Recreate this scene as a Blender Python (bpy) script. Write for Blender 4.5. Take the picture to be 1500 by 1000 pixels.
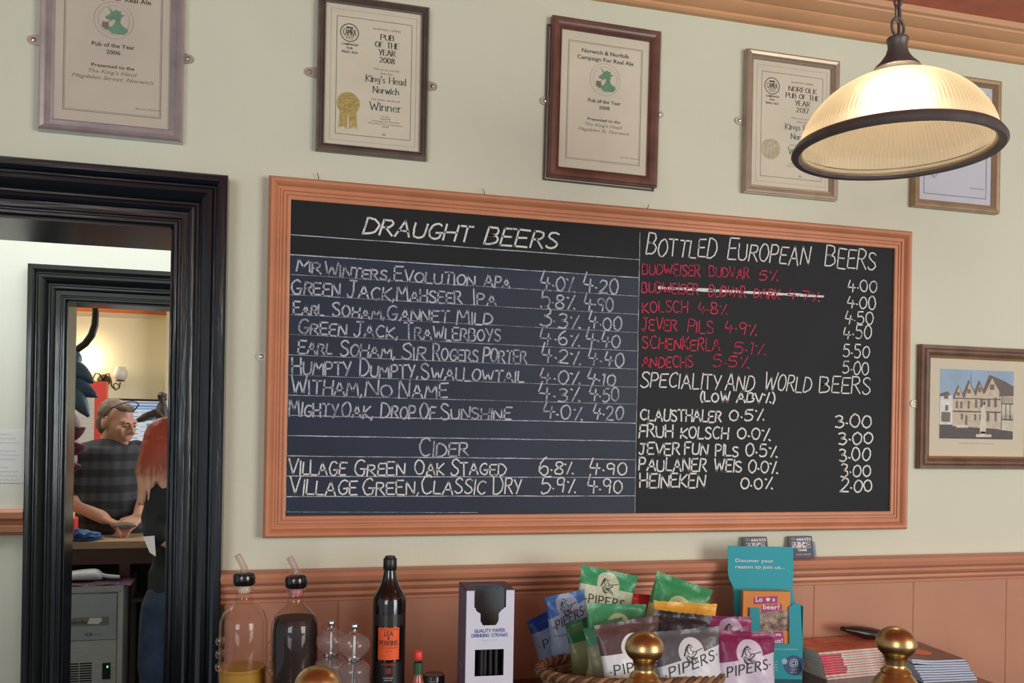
import bpy, bmesh, math, random
from mathutils import Vector, Matrix
for _o in list(bpy.data.objects): bpy.data.objects.remove(_o)
SC = bpy.context.scene
COL = SC.collection
PI = math.pi
rad = math.radians

# ------------------------------------------------------------------ camera
FPX, PX0, PY0, ROLL = 1300.0, 750.0, 626.0, 0.018
PSI = math.atan(FPX / 4860.0)
CAM = Vector((0, -1.80, 1.60))
FW = Vector((math.sin(PSI), math.cos(PSI), 0))
R0 = Vector((math.cos(PSI), -math.sin(PSI), 0))
RT = R0 * math.cos(ROLL) + Vector((0, 0, math.sin(ROLL)))
UP = Vector((0, 0, math.cos(ROLL))) - R0 * math.sin(ROLL)
cd = bpy.data.cameras.new('camera'); cam = bpy.data.objects.new('camera', cd); COL.objects.link(cam)
cd.sensor_width = 36; cd.lens = FPX / 1500 * 36; cd.shift_y = (PY0 - 500) / 1500
cd.clip_start = 0.02; cd.clip_end = 60
cam.matrix_world = Matrix(((RT.x, UP.x, -FW.x, CAM.x), (RT.y, UP.y, -FW.y, CAM.y), (RT.z, UP.z, -FW.z, CAM.z), (0, 0, 0, 1)))
SC.camera = cam
# ------------------------------------------------------------------ exposure, world, lights
vs = SC.view_settings
vs.view_transform = 'Standard'; vs.look = 'None'; vs.gamma = 1; vs.use_curve_mapping = False
vs.exposure = 0.0
world = bpy.data.worlds.new('world'); SC.world = world; world.use_nodes = True
world.node_tree.nodes['Background'].inputs[0].default_value = (0.80, 0.88, 1.0, 1)
world.node_tree.nodes['Background'].inputs[1].default_value = 0.48

def area(name, loc, target, sx, sy, power, col):
    l = bpy.data.lights.new(name, 'AREA'); l.shape = 'RECTANGLE'; l.size = sx; l.size_y = sy
    l.energy = power; l.color = col
    o = bpy.data.objects.new(name, l); COL.objects.link(o); o.location = loc
    o.rotation_euler = (Vector(target) - Vector(loc)).to_track_quat('-Z', 'Y').to_euler()
    return o
def point(name, loc, power, col, r=0.05):
    l = bpy.data.lights.new(name, 'POINT'); l.energy = power; l.color = col; l.shadow_soft_size = r
    o = bpy.data.objects.new(name, l); COL.objects.link(o); o.location = loc
    return o
area('window_light', (-2.2, -4.6, 1.9), (0.6, 0, 1.6), 1.6, 1.7, 58, (0.86, 0.95, 1.0))
area('window_light', (3.0, -4.2, 1.7), (1.2, 0, 1.4), 1.8, 1.9, 98, (1.0, 0.97, 0.90))
area('passage_light', (-0.6, 0.66, 2.45), (-0.6, 0.66, 0), 1.6, 0.5, 12, (1.0, 1.0, 0.99))
area('back_room_light', (-1.2, 3.6, 2.48), (-1.1, 3.7, 0), 2.2, 2.0, 38, (1.0, 0.96, 0.88))
area('back_room_side_light', (1.4, 3.2, 1.9), (-1.0, 3.6, 1.4), 1.2, 1.4, 34, (0.95, 0.97, 1.0))  # added side fill for the back room, no window built there
point('pub_lamp_light', (-0.75, -2.7, 2.1), 6, (1.0, 0.72, 0.42), 0.07)
point('pub_lamp_light', (1.5, -2.9, 2.1), 6, (1.0, 0.72, 0.42), 0.07)

# ------------------------------------------------------------------ pixel helpers: a point of the real wall plane / at a depth
def ray(x, y): return FW + RT * ((x - PX0) / FPX) - UP * ((y - PY0) / FPX)
def onY(x, y, Y=0.0):
    d = ray(x, y); return CAM + d * ((Y - CAM.y) / d.y)
def at(x, y, dep): return CAM + ray(x, y) * dep

# ------------------------------------------------------------------ materials
def lin(c):
    c /= 255.0
    return c / 12.92 if c <= 0.04045 else ((c + 0.055) / 1.055) ** 2.4
def rgb(r, g, b, k=1.0): return (min(lin(r) * k, 0.9), min(lin(g) * k, 0.9), min(lin(b) * k, 0.9), 1)
MATS = {}
def mat(name, c, rough=0.5, metal=0.0, noise=0.06, scale=12.0, bump=0.0, bscale=60.0, coat=0.0, spec=0.5, stretch=None, emit=None, estr=0.0, k=1.3, dark=None):
    if name in MATS: return MATS[name]
    m = bpy.data.materials.new(name); m.use_nodes = True
    nt = m.node_tree; b = nt.nodes['Principled BSDF']
    col = rgb(*c, k)
    b.inputs['Roughness'].default_value = rough; b.inputs['Metallic'].default_value = metal
    b.inputs['Specular IOR Level'].default_value = spec
    if coat: b.inputs['Coat Weight'].default_value = coat; b.inputs['Coat Roughness'].default_value = 0.15
    tc = nt.nodes.new('ShaderNodeTexCoord'); mp = nt.nodes.new('ShaderNodeMapping')
    nt.links.new(tc.outputs['Object'], mp.inputs[0])
    if stretch: mp.inputs['Scale'].default_value = stretch
    if noise > 0:
        n = nt.nodes.new('ShaderNodeTexNoise'); n.inputs['Scale'].default_value = scale; n.inputs['Detail'].default_value = 5
        nt.links.new(mp.outputs[0], n.inputs[0])
        r = nt.nodes.new('ShaderNodeValToRGB'); nt.links.new(n.outputs[0], r.inputs[0])
        r.color_ramp.elements[0].position = 0.3; r.color_ramp.elements[1].position = 0.7
        dk = rgb(*dark, k) if dark else tuple(v * (1 - noise * 2) for v in col[:3]) + (1,)
        r.color_ramp.elements[0].color = dk
        r.color_ramp.elements[1].color = col
        nt.links.new(r.outputs[0], b.inputs['Base Color'])
    else: b.inputs['Base Color'].default_value = col
    if bump > 0:
        n2 = nt.nodes.new('ShaderNodeTexNoise'); n2.inputs['Scale'].default_value = bscale; n2.inputs['Detail'].default_value = 4
        nt.links.new(mp.outputs[0], n2.inputs[0])
        bp = nt.nodes.new('ShaderNodeBump'); bp.inputs['Strength'].default_value = bump; bp.inputs['Distance'].default_value = 0.004
        nt.links.new(n2.outputs[0], bp.inputs['Height']); nt.links.new(bp.outputs[0], b.inputs['Normal'])
    if emit:
        b.inputs['Emission Color'].default_value = rgb(*emit); b.inputs['Emission Strength'].default_value = estr
    MATS[name] = m
    return m
def thin_glass(name, tint=(0.97, 0.97, 0.97), rough=0.03, refl=1.0, body=0.0, bodycol=(200, 200, 200)):
    if name in MATS: return MATS[name]
    m = bpy.data.materials.new(name); m.use_nodes = True; nt = m.node_tree
    nt.nodes.remove(nt.nodes['Principled BSDF']); out = nt.nodes['Material Output']
    tr = nt.nodes.new('ShaderNodeBsdfTransparent'); tr.inputs[0].default_value = tint + (1,)
    gl = nt.nodes.new('ShaderNodeBsdfGlossy'); gl.inputs['Roughness'].default_value = rough; gl.inputs[0].default_value = (refl, refl, refl, 1)
    lw = nt.nodes.new('ShaderNodeLayerWeight'); lw.inputs['Blend'].default_value = 0.5
    pw = nt.nodes.new('ShaderNodeMath'); pw.operation = 'POWER'; pw.inputs[1].default_value = 4.0
    fr = nt.nodes.new('ShaderNodeMath'); fr.operation = 'MULTIPLY_ADD'; fr.inputs[1].default_value = 0.9; fr.inputs[2].default_value = 0.035
    nt.links.new(lw.outputs['Facing'], pw.inputs[0]); nt.links.new(pw.outputs[0], fr.inputs[0])
    mx = nt.nodes.new('ShaderNodeMixShader')
    nt.links.new(fr.outputs[0], mx.inputs[0]); nt.links.new(tr.outputs[0], mx.inputs[1]); nt.links.new(gl.outputs[0], mx.inputs[2])
    last = mx
    if body > 0:
        df = nt.nodes.new('ShaderNodeBsdfDiffuse'); df.inputs[0].default_value = rgb(*bodycol)
        m2 = nt.nodes.new('ShaderNodeMixShader'); m2.inputs[0].default_value = body
        nt.links.new(mx.outputs[0], m2.inputs[1]); nt.links.new(df.outputs[0], m2.inputs[2]); last = m2
    nt.links.new(last.outputs[0], out.inputs[0])
    MATS[name] = m
    return m

WALL = mat('cream_wall_paint', (191, 194, 175), 0.75, noise=0.035, scale=3.0, bump=0.12, bscale=90, k=1.35)
WALL2 = mat('passage_wall_paint', (210, 213, 205), 0.75, noise=0.03, scale=3.0, bump=0.1, k=1.25)
WALL3 = mat('back_room_paint', (236, 226, 196), 0.75, noise=0.03, scale=2.0, bump=0.1, k=1.0)
TAN = mat('terracotta_gloss_paint', (180, 124, 96), 0.38, noise=0.05, scale=9, bump=0.10, bscale=40, k=1.25)
TAN2 = mat('terracotta_panel_paint', (176, 126, 100), 0.55, noise=0.05, scale=5, bump=0.1, bscale=50, k=1.2)
FRAMEP = mat('board_frame_paint', (182, 122, 88), 0.42, noise=0.08, scale=10, bump=0.15, bscale=70, stretch=(1, 1, 1), k=1.35)
CROWNM = mat('crown_paint', (201, 153, 112), 0.5, noise=0.05, scale=6, bump=0.1, k=1.2)
REDC = mat('red_ceiling_paint', (200, 112, 86), 0.6, noise=0.1, scale=18, bump=0.5, bscale=45, k=1.2)
BLACKG = mat('black_gloss_paint', (20, 27, 34), 0.24, noise=0.2, scale=60, bump=0.4, bscale=60, coat=0.3, stretch=(.06, 1, 1), k=1.0)
BLACKV = mat('black_gloss_paint_upright', (22, 28, 34), 0.22, noise=0.25, scale=60, bump=0.55, bscale=60, coat=0.4, stretch=(1, 1, 0.06), k=1.0)
SLATE = mat('chalkboard_black', (27, 32, 36), 0.62, noise=0.15, scale=4, k=1.0, spec=0.3)
SLATEB = mat('chalkboard_dusty_sheen', (38, 50, 70), 0.55, noise=0.15, scale=3.5, k=1.0, spec=0.35, stretch=(1, 1, 2.5))  # chalk residue plus window sheen put into the bluer colour
INK = mat('printed_ink', (58, 56, 52), 0.7, noise=0.0, k=1.0)
INKG = mat('grey_printed_ink', (120, 114, 102), 0.7, noise=0.0, k=1.2)
INKT = mat('green_printed_ink', (70, 100, 92), 0.7, noise=0.0, k=1.1)
WHITEP = mat('white_print', (235, 238, 240), 0.6, noise=0.0, k=1.2)
STEEL = mat('brushed_steel', (150, 158, 168), 0.34, metal=0.6, noise=0.1, scale=20, stretch=(1, 1, 12), k=1.4)
CHROME = mat('chrome', (215, 215, 215), 0.12, metal=1.0, noise=0, k=1.1)
BRASS = mat('aged_brass', (190, 160, 108), 0.33, metal=1.0, noise=0.18, scale=25, bump=0.06, bscale=40, k=1.3)
ZINC = mat('zinc_plate', (178, 172, 158), 0.4, metal=0.7, noise=0.1, k=1.3)
GLASS = thin_glass('clear_glass', (0.95, 0.94, 0.93), 0.02)
PANE = thin_glass('picture_glass', (0.98, 0.98, 0.97), 0.02, 0.8)

def chalk_mat(name, c, bg=(45, 52, 62), lo=0.36, hi=0.56):
    m = bpy.data.materials.new(name); m.use_nodes = True; nt = m.node_tree; b = nt.nodes['Principled BSDF']
    b.inputs['Roughness'].default_value = 0.95; b.inputs['Specular IOR Level'].default_value = 0.1
    tc = nt.nodes.new('ShaderNodeTexCoord')
    n = nt.nodes.new('ShaderNodeTexNoise'); n.inputs['Scale'].default_value = 420; n.inputs['Detail'].default_value = 3
    n3 = nt.nodes.new('ShaderNodeTexNoise'); n3.inputs['Scale'].default_value = 45; n3.inputs['Detail'].default_value = 2
    nt.links.new(tc.outputs['Object'], n.inputs[0]); nt.links.new(tc.outputs['Object'], n3.inputs[0])
    ad = nt.nodes.new('ShaderNodeMath'); ad.operation = 'ADD'
    ml = nt.nodes.new('ShaderNodeMath'); ml.operation = 'MULTIPLY'; ml.inputs[1].default_value = 0.5
    nt.links.new(n.outputs[0], ad.inputs[0]); nt.links.new(n3.outputs[0], ad.inputs[1]); nt.links.new(ad.outputs[0], ml.inputs[0])
    r = nt.nodes.new('ShaderNodeValToRGB'); nt.links.new(ml.outputs[0], r.inputs[0])
    r.color_ramp.elements[0].position = lo; r.color_ramp.elements[1].position = hi
    r.color_ramp.elements[0].color = rgb(*[(a * 0.45 + d * 0.55) for a, d in zip(c, bg)])
    r.color_ramp.elements[1].color = rgb(*c, 1.1)
    nt.links.new(r.outputs[0], b.inputs['Base Color'])
    return m
CHALK = chalk_mat('white_chalk', (184, 192, 202))
CHALKB = chalk_mat('bright_white_chalk', (218, 220, 216), lo=0.3, hi=0.48)
CHALKR = chalk_mat('red_chalk', (190, 70, 92), (80, 40, 50))
CHALKF = chalk_mat('faint_white_chalk', (170, 176, 182), lo=0.4, hi=0.62)

# ------------------------------------------------------------------ object helpers
def link(name, me, m=None, parent=None, smooth=None):
    o = bpy.data.objects.new(name, me); COL.objects.link(o)
    if m is not None:
        for mm in (m if isinstance(m, (list, tuple)) else [m]): me.materials.append(mm)
    if parent is not None: o.parent = parent
    if smooth is not None:
        for p in me.polygons: p.use_smooth = True
        me.set_sharp_from_angle(angle=rad(smooth))
    return o
def thing(name, label, cat, loc=(0, 0, 0), rot=(0, 0, 0), group=None):
    o = bpy.data.objects.new(name, None); COL.objects.link(o); o.empty_display_size = 0.05
    o.location = loc; o.rotation_euler = rot; o['label'] = label; o['category'] = cat
    if group: o['group'] = group
    return o
def structure(o): o['kind'] = 'structure'; return o
def copy_tree(o, parent=None):
    c = o.copy(); COL.objects.link(c)
    if parent is not None: c.parent = parent
    for ch in list(o.children): copy_tree(ch, c)
    return c
class MB:
    def __init__(s, off=(0, 0, 0)): s.v = []; s.f = []; s.mi = []; s.cur = 0; s.off = Vector(off)
    def add(s, vs_, fs_, T=None):
        n = len(s.v)
        for p in vs_:
            p = Vector(p)
            if T is not None: p = T @ p
            s.v.append(p - s.off)
        for f in fs_: s.f.append([i + n for i in f]); s.mi.append(s.cur)
        return s
    def box(s, a, b, T=None):
        (x0, y0, z0), (x1, y1, z1) = a, b
        return s.add([(x0,y0,z0),(x1,y0,z0),(x1,y1,z0),(x0,y1,z0),(x0,y0,z1),(x1,y0,z1),(x1,y1,z1),(x0,y1,z1)],
              [(0,3,2,1),(4,5,6,7),(0,1,5,4),(1,2,6,5),(2,3,7,6),(3,0,4,7)], T)
    def lathe(s, prof, c=(0, 0, 0), n=32, T=None, a0=0.0, a1=2 * PI, rib=None):
        full = abs(a1 - a0 - 2 * PI) < 1e-6; cols = n if full else n + 1
        vs_ = []
        for (r, z) in prof:
            for i in range(cols):
                a = a0 + (a1 - a0) * i / n
                rr = r * (1 + rib(i)) if rib else r
                vs_.append((c[0] + rr * math.cos(a), c[1] + rr * math.sin(a), c[2] + z))
        fs_ = []
        for k in range(len(prof) - 1):
            for i in range(n):
                j = (i + 1) % cols
                fs_.append((k*cols+i, k*cols+j, (k+1)*cols+j, (k+1)*cols+i))
        return s.add(vs_, fs_, T)
    def tube(s, pts, r, n=8, caps=True, closed=False, T=None):
        pts = [Vector(p) for p in pts]; m = len(pts)
        rs = r if isinstance(r, (list, tuple)) else [r] * m
        vs_ = []; prev = None
        for i, p in enumerate(pts):
            if closed: t = pts[(i+1) % m] - pts[i-1]
            else: t = pts[min(i+1, m-1)] - pts[max(i-1, 0)]
            if t.length < 1e-9: t = Vector((0, 0, 1))
            t.normalize()
            if prev is None:
                ref = Vector((0, 0, 1)) if abs(t.z) < 0.9 else Vector((1, 0, 0))
                a = t.cross(ref).normalized()
            else:
                a = prev - t * prev.dot(t)
                a = a.normalized() if a.length > 1e-6 else t.orthogonal().normalized()
            prev = a; b = t.cross(a)
            for k in range(n):
                an = 2 * PI * k / n
                vs_.append(p + a * (rs[i] * math.cos(an)) + b * (rs[i] * math.sin(an)))
        fs_ = []
        for i in range(m if closed else m - 1):
            i2 = (i + 1) % m
            for k in range(n):
                k2 = (k + 1) % n
                fs_.append((i*n+k, i*n+k2, i2*n+k2, i2*n+k))
        if caps and not closed:
            fs_.append(tuple(range(n))[::-1]); fs_.append(tuple((m-1)*n + k for k in range(n)))
        return s.add(vs_, fs_, T)
    def prism(s, poly, d0, d1, T=None, axis='y'):
        # polygon in (x,z) extruded along y
        n = len(poly); vs_ = [(x, d0, z) for x, z in poly] + [(x, d1, z) for x, z in poly]
        if axis == 'x': vs_ = [(d0, x, z) for x, z in poly] + [(d1, x, z) for x, z in poly]
        fs_ = [tuple(range(n)), tuple(range(2*n-1, n-1, -1))] + [(i, i+n, (i+1) % n + n, (i+1) % n) for i in range(n)]
        return s.add(vs_, fs_, T)
    def mould(s, pts, prof, y, closed=False, T=None, out=-1):
        """moulding along a polyline of (x,z) in a wall plane at y; prof = (offset to the left of travel, height off the wall)"""
        m = len(pts); P = [Vector(p) for p in pts]
        nseg = m if closed else m - 1
        dirs = [(P[(i+1) % m] - P[i]).normalized() for i in range(nseg)]
        nor = [Vector((-d.y, d.x)) for d in dirs]
        def mit(i):
            if closed: a, b = nor[i-1], nor[i % nseg]
            else:
                a = nor[max(i-1, 0)]; b = nor[min(i, nseg-1)]
            v = a + b; return v / (1 + a.dot(b))
        for i in range(nseg):
            m0, m1 = mit(i), mit((i+1) % m if closed else i+1)
            q0, q1 = P[i], P[(i+1) % m]
            vs_ = []
            for (o_, h) in prof: a = q0 + m0 * o_; vs_.append((a.x, y + out * h, a.y))
            for (o_, h) in prof: a = q1 + m1 * o_; vs_.append((a.x, y + out * h, a.y))
            k = len(prof)
            fs_ = [(j, j+1, k+j+1, k+j) for j in range(k-1)]
            if not closed and i == 0: fs_.append(tuple(range(k))[::-1])
            if not closed and i == nseg-1: fs_.append(tuple(range(k, 2*k)))
            s.add(vs_, fs_, T)
        return s
    def build(s, name, m=None, parent=None, smooth=None, fix=True):
        me = bpy.data.meshes.new(name); me.from_pydata(s.v, [], s.f)
        if max(s.mi, default=0) > 0: me.polygons.foreach_set('material_index', s.mi)
        me.update()
        if fix:
            bm = bmesh.new(); bm.from_mesh(me); bmesh.ops.recalc_face_normals(bm, faces=bm.faces); bm.to_mesh(me); bm.free()
        return link(name, me, m, parent, smooth)
def loft(rings, closed_ends=True):
    n = len(rings[0]); v = [p for r in rings for p in r]; f = []
    for i in range(len(rings)-1):
        for k in range(n):
            k2 = (k+1) % n; f.append((i*n+k, i*n+k2, (i+1)*n+k2, (i+1)*n+k))
    if closed_ends: f.append(tuple(range(n))[::-1]); f.append(tuple((len(rings)-1)*n+k for k in range(n)))
    return v, f

# ------------------------------------------------------------------ hand lettering (single strokes drawn as ribbons)
G = {
'A':(.66,['0,0 .33,1 .66,0','.12,.36 .55,.36']),'B':(.56,['0,0 .02,1','~.02,1 .38,.97 .47,.77 .36,.56 .05,.53','~.05,.53 .42,.5 .55,.27 .4,.05 0,0']),
'C':(.58,['~.56,.85 .4,1 .15,.88 .02,.5 .13,.12 .36,0 .58,.13']),'D':(.6,['0,0 .02,1','~.02,1 .36,.94 .6,.6 .54,.24 .3,.04 0,0']),
'E':(.5,['.5,1 0,1 0,0 .5,0','0,.52 .4,.54']),'F':(.48,['.48,1 0,1 0,0','0,.52 .38,.54']),
'G':(.62,['~.58,.86 .4,1 .15,.88 .02,.5 .13,.12 .36,0 .55,.14 .58,.42','.36,.42 .64,.42']),'H':(.56,['0,0 0,1','.55,0 .56,1','0,.5 .55,.52']),
'I':(.06,['.03,0 .03,1']),'J':(.5,['~.34,1 .34,.25 .24,.02 .1,.02 0,.18','.12,1 .5,1']),'K':(.52,['0,0 0,1','.5,1 .03,.45 .54,0']),
'L':(.46,['0,1 0,0 .46,0']),'M':(.74,['0,0 .08,1 .37,.35 .66,1 .74,0']),'N':(.58,['0,0 .02,1 .56,0 .58,1']),
'O':(.6,['~.3,1 .1,.85 .0,.5 .1,.13 .3,0 .5,.13 .6,.5 .5,.86 .3,1']),'P':(.5,['0,0 .02,1','~.02,1 .38,.97 .5,.75 .38,.5 .02,.46']),
'Q':(.62,['~.3,1 .1,.85 .0,.5 .1,.13 .3,0 .5,.13 .6,.5 .5,.86 .3,1','.36,.25 .64,-.06']),'R':(.55,['0,0 .02,1','~.02,1 .38,.97 .48,.77 .36,.55 .04,.5','.2,.5 .56,0']),
'S':(.5,['~.48,.86 .32,1 .1,.95 .03,.74 .2,.56 .42,.4 .48,.18 .3,0 .1,.03 0,.16']),'T':(.56,['0,1 .56,1','.28,1 .28,0']),
'U':(.56,['~0,1 .01,.35 .08,.06 .28,0 .48,.08 .55,.35 .56,1']),'V':(.58,['0,1 .28,0 .58,1']),'W':(.82,['0,1 .2,0 .41,.75 .62,0 .82,1']),
'X':(.5,['0,0 .5,1','0,1 .5,0']),'Y':(.54,['0,1 .27,.48','.54,1 .2,0']),'Z':(.5,['0,1 .5,1 0,0 .5,0']),
'0':(.5,['~.25,1 .07,.82 .0,.5 .07,.16 .25,0 .43,.16 .5,.5 .43,.84 .25,1']),'1':(.12,['.0,.85 .1,1 .08,0']),'2':(.5,['~.02,.8 .15,.98 .38,.95 .44,.7 .3,.4 .0,.02','.0,.02 .5,.0']),
'3':(.46,['~.02,.9 .2,1 .4,.88 .36,.64 .16,.53','~.16,.53 .4,.46 .46,.22 .28,0 .0,.08']),'4':(.52,['.14,1 .0,.4 .5,.36','.38,.66 .33,0']),
'5':(.46,['.44,1 .08,1 .04,.58','~.04,.58 .3,.62 .46,.38 .36,.08 .14,0 .0,.1']),'6':(.46,['~.38,1 .12,.74 .0,.34 .1,.05 .3,.0 .45,.2 .38,.44 .18,.48 .03,.3']),
'7':(.44,['0,1 .44,1 .14,0']),'8':(.46,['~.24,.54 .06,.7 .1,.95 .25,1 .4,.93 .42,.72 .24,.54 .02,.32 .05,.06 .24,0 .42,.07 .45,.3 .24,.54']),
'9':(.46,['~.42,.7 .25,.5 .05,.6 .05,.88 .24,1 .42,.88 .42,.6 .36,.0']),'.':(.06,['.0,.04 .05,.0']),',':(.1,['.08,.12 .0,-.14']),
'·':(.06,['.0,.36 .05,.32']),'%':(.5,['.0,.84 .07,.80','.42,1 .12,0','.44,.06 .5,.0']),'(':(.2,['~.2,1.12 .04,.75 .02,.3 .18,-.12']),')':(.2,['~0,1.12 .16,.75 .18,.3 .02,-.12']),
"'":(.06,['.03,1 .02,.78']),'&':(.6,['~.6,.3 .4,.0 .1,.02 .02,.26 .36,.66 .36,.9 .2,1 .1,.85 .2,.6 .6,0']),'!':(.06,['.03,1 .03,.3','.03,.06 .03,0']),'?':(.4,['~0,.82 .18,1 .38,.8 .2,.5 .2,.3','.2,.06 .2,0']),
'-':(.3,['0,.45 .3,.45']),' ':(.3,[]),
'a':(.4,['~.36,.52 .2,.62 .03,.45 .04,.1 .2,0 .36,.16','.36,.6 .37,.0']),'c':(.38,['~.36,.5 .2,.62 .02,.4 .04,.12 .2,0 .38,.1']),'d':(.42,['~.36,.48 .2,.6 .02,.42 .04,.1 .2,0 .36,.16','.36,1 .37,0']),
'e':(.4,['~.02,.34 .37,.36 .33,.55 .18,.62 .02,.42 .05,.1 .22,0 .4,.1']),'g':(.42,['~.36,.5 .2,.62 .03,.5 .04,.22 .2,.14 .36,.26','~.36,.6 .37,.0 .28,-.26 .05,-.2']),
'h':(.4,['0,0 0,1','~0,.42 .18,.62 .36,.5 .37,.0']),'i':(.06,['.03,0 .03,.6','.03,.8 .03,.86']),'n':(.4,['0,0 0,.6','~0,.42 .18,.62 .36,.5 .37,.0']),
'o':(.42,['~.2,.62 .03,.45 .03,.15 .2,0 .38,.15 .38,.46 .2,.62']),'r':(.28,['0,0 0,.6','~0,.4 .14,.6 .28,.56']),'s':(.32,['~.3,.52 .16,.62 .04,.5 .14,.34 .3,.2 .2,0 .0,.08']),
'w':(.58,['0,.6 .14,0 .29,.5 .44,0 .58,.6']),'l':(.06,['.03,0 .03,1']),'t':(.28,['~.12,.85 .12,.1 .26,.02','0,.6 .28,.6']),
}
def glyph_strokes(ch):
    w, ss = G.get(ch, G[' '])
    res = []
    for s in ss:
        sm = s[0] == '~'; s = s.lstrip('~')
        pts = [tuple(float(q) for q in a.split(',')) for a in s.split()]
        if sm:
            out = []
            n = len(pts)
            for i in range(n-1):
                p0 = pts[max(i-1, 0)]; p1 = pts[i]; p2 = pts[i+1]; p3 = pts[min(i+2, n-1)]
                for t in (0, .25, .5, .75):
                    out.append(tuple(0.5*((2*p1[k]) + (-p0[k]+p2[k])*t + (2*p0[k]-5*p1[k]+4*p2[k]-p3[k])*t*t + (-p0[k]+3*p1[k]-3*p2[k]+p3[k])*t**3) for k in (0, 1)))
            out.append(pts[-1]); pts = out
            res.append((pts, True))
        else: res.append((pts, False))
    return w, res
def ribbon(mb, pts, wd, f, smooth=True, taper=False):
    """2D polyline -> thin strips, mapped by f(u,v) to 3D"""
    if smooth and len(pts) > 2:
        n = len(pts); L = []; R_ = []
        for i in range(n):
            a = pts[max(i-1, 0)]; b = pts[min(i+1, n-1)]
            dx, dy = b[0]-a[0], b[1]-a[1]; l = math.hypot(dx, dy) or 1e-9
            w = wd(dx/l, dy/l) if callable(wd) else wd
            nx, ny = -dy/l*w/2, dx/l*w/2
            L.append(f(pts[i][0]+nx, pts[i][1]+ny)); R_.append(f(pts[i][0]-nx, pts[i][1]-ny))
        mb.add(L + R_, [(i, i+1, n+i+1, n+i) for i in range(n-1)])
    else:
        for i in range(len(pts)-1):
            a, b = pts[i], pts[i+1]
            dx, dy = b[0]-a[0], b[1]-a[1]; l = math.hypot(dx, dy) or 1e-9
            w = wd(dx/l, dy/l) if callable(wd) else wd
            nx, ny = -dy/l*w/2, dx/l*w/2; ex, ey = dx/l*w*.4, dy/l*w*.4
            k = 3
            vs_ = []
            for j in range(k+1):
                t = j/k; x = a[0]-ex+(dx+2*ex)*t; y = a[1]-ey+(dy+2*ey)*t
                vs_ += [f(x+nx, y+ny), f(x-nx, y-ny)]
            mb.add(vs_, [(2*j, 2*j+2, 2*j+3, 2*j+1) for j in range(k)])
def letters(mb, text, W, H, f, wd, rnd=None, gap=.2, slant=0.0, jit=0.0, serif=False, big=None, lower=False):
    """lettering of total width W and cap height H drawn in (u,v) from (0,0); f maps to 3D"""
    tot = 0; gl = []
    for i, ch in enumerate(text):
        w, st = glyph_strokes(ch); k = 1.0
        if big and ch not in '.,% ·' and (i == 0) : k = big
        gl.append((w, st, k, ch)); tot += w * min(k, 1.15) + gap
    tot -= gap
    sx = W / tot; x = 0
    for (w, st, k, ch) in gl:
        jy = rnd.uniform(-jit, jit) if rnd else 0; jr = rnd.uniform(-jit, jit) if rnd else 0; js = 1 + (rnd.uniform(-jit, jit) if rnd else 0)
        for pts, sm in st:
            q = []
            for (a, b) in pts:
                if rnd: a += rnd.uniform(-.02, .02); b += rnd.uniform(-.02, .02)
                yy = b * k * js + jy * .5
                q.append(((x + a * min(k, 1.15)) * sx + (slant + jr) * yy * H * .6, yy * H))
            ribbon(mb, q, wd, f, sm)
            if serif:
                for e, nb in ((0, 1), (-1, -2)):
                    (a, b), (c, d) = q[e], q[nb]
                    if abs(b - d) > abs(a - c) * 1.2 and not (sm and len(pts) > 6):
                        ribbon(mb, [(a - H*.1, b), (a + H*.1, b)], H*.045, f, False)
        x += w * min(k, 1.15) + gap
    return mb
_fc = {}
def font_text(mb, text, W, H, f, align='c', shear=0.0, bold=0.0):
    """printed sans lettering: width W, cap height H, centred on u=0 (or from 0 for 'l', to 0 for 'r')"""
    key = (text, shear, bold)
    if key not in _fc:
        c = bpy.data.curves.new('t', 'FONT'); c.body = text; c.resolution_u = 2; c.shear = shear; c.offset = bold; c.size = 1
        o = bpy.data.objects.new('t', c); COL.objects.link(o)
        bpy.context.view_layer.update()
        me = bpy.data.meshes.new_from_object(o.evaluated_get(bpy.context.evaluated_depsgraph_get()))
        vs_ = [(v.co.x, v.co.y) for v in me.vertices]; fs_ = [tuple(p.vertices) for p in me.polygons]
        bpy.data.objects.remove(o); bpy.data.curves.remove(c); bpy.data.meshes.remove(me)
        _fc[key] = (vs_, fs_)
    vs_, fs_ = _fc[key]
    if not vs_: return mb
    x0 = min(v[0] for v in vs_); x1 = max(v[0] for v in vs_)
    sx = W / (x1 - x0); sy = H / 0.70
    ox = {'c': -W/2, 'l': 0, 'r': -W}[align]
    return mb.add([f(ox + (x - x0) * sx, y * sy) for x, y in vs_], fs_)
# ================================================================== the setting
CEIL = 2.572
DX0, DX1, DZ = -0.99, -0.192, 1.968          # first doorway (clear opening)
MX0, MX1, MZ, MY = -0.607, 0.19, 1.955, 1.12  # second doorway, in the passage wall
b = MB()
b.box((-3.2, 0, 0), (DX0, 0.21, 2.7)).box((DX1, 0, 0), (4.2, 0.21, 2.7)).box((DX0, 0, DZ), (DX1, 0.21, 2.7))
structure(b.build('wall_back', WALL))
b = MB(); b.box((-3.2, MY, 0), (MX0, MY+.10, 2.7)).box((MX1, MY, 0), (2.6, MY+.10, 2.7)).box((MX0, MY, MZ), (MX1, MY+.10, 2.7))
structure(b.build('wall_passage', WALL2))
structure(MB().box((-3.2, -5, -0.05), (4.2, 5.5, 0)).build('floor', mat('dark_floorboards', (70, 52, 40), 0.45, noise=0.15, scale=4, stretch=(6, .6, 1))))
structure(MB().box((-3.2, -5, CEIL), (4.2, 0, CEIL+.05)).build('ceiling', REDC))
structure(MB().box((-3.2, .21, 2.5), (2.6, 5.5, 2.55)).build('ceiling', mat('back_ceiling_paint', (220, 210, 180), 0.7, k=1.1)))
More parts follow.
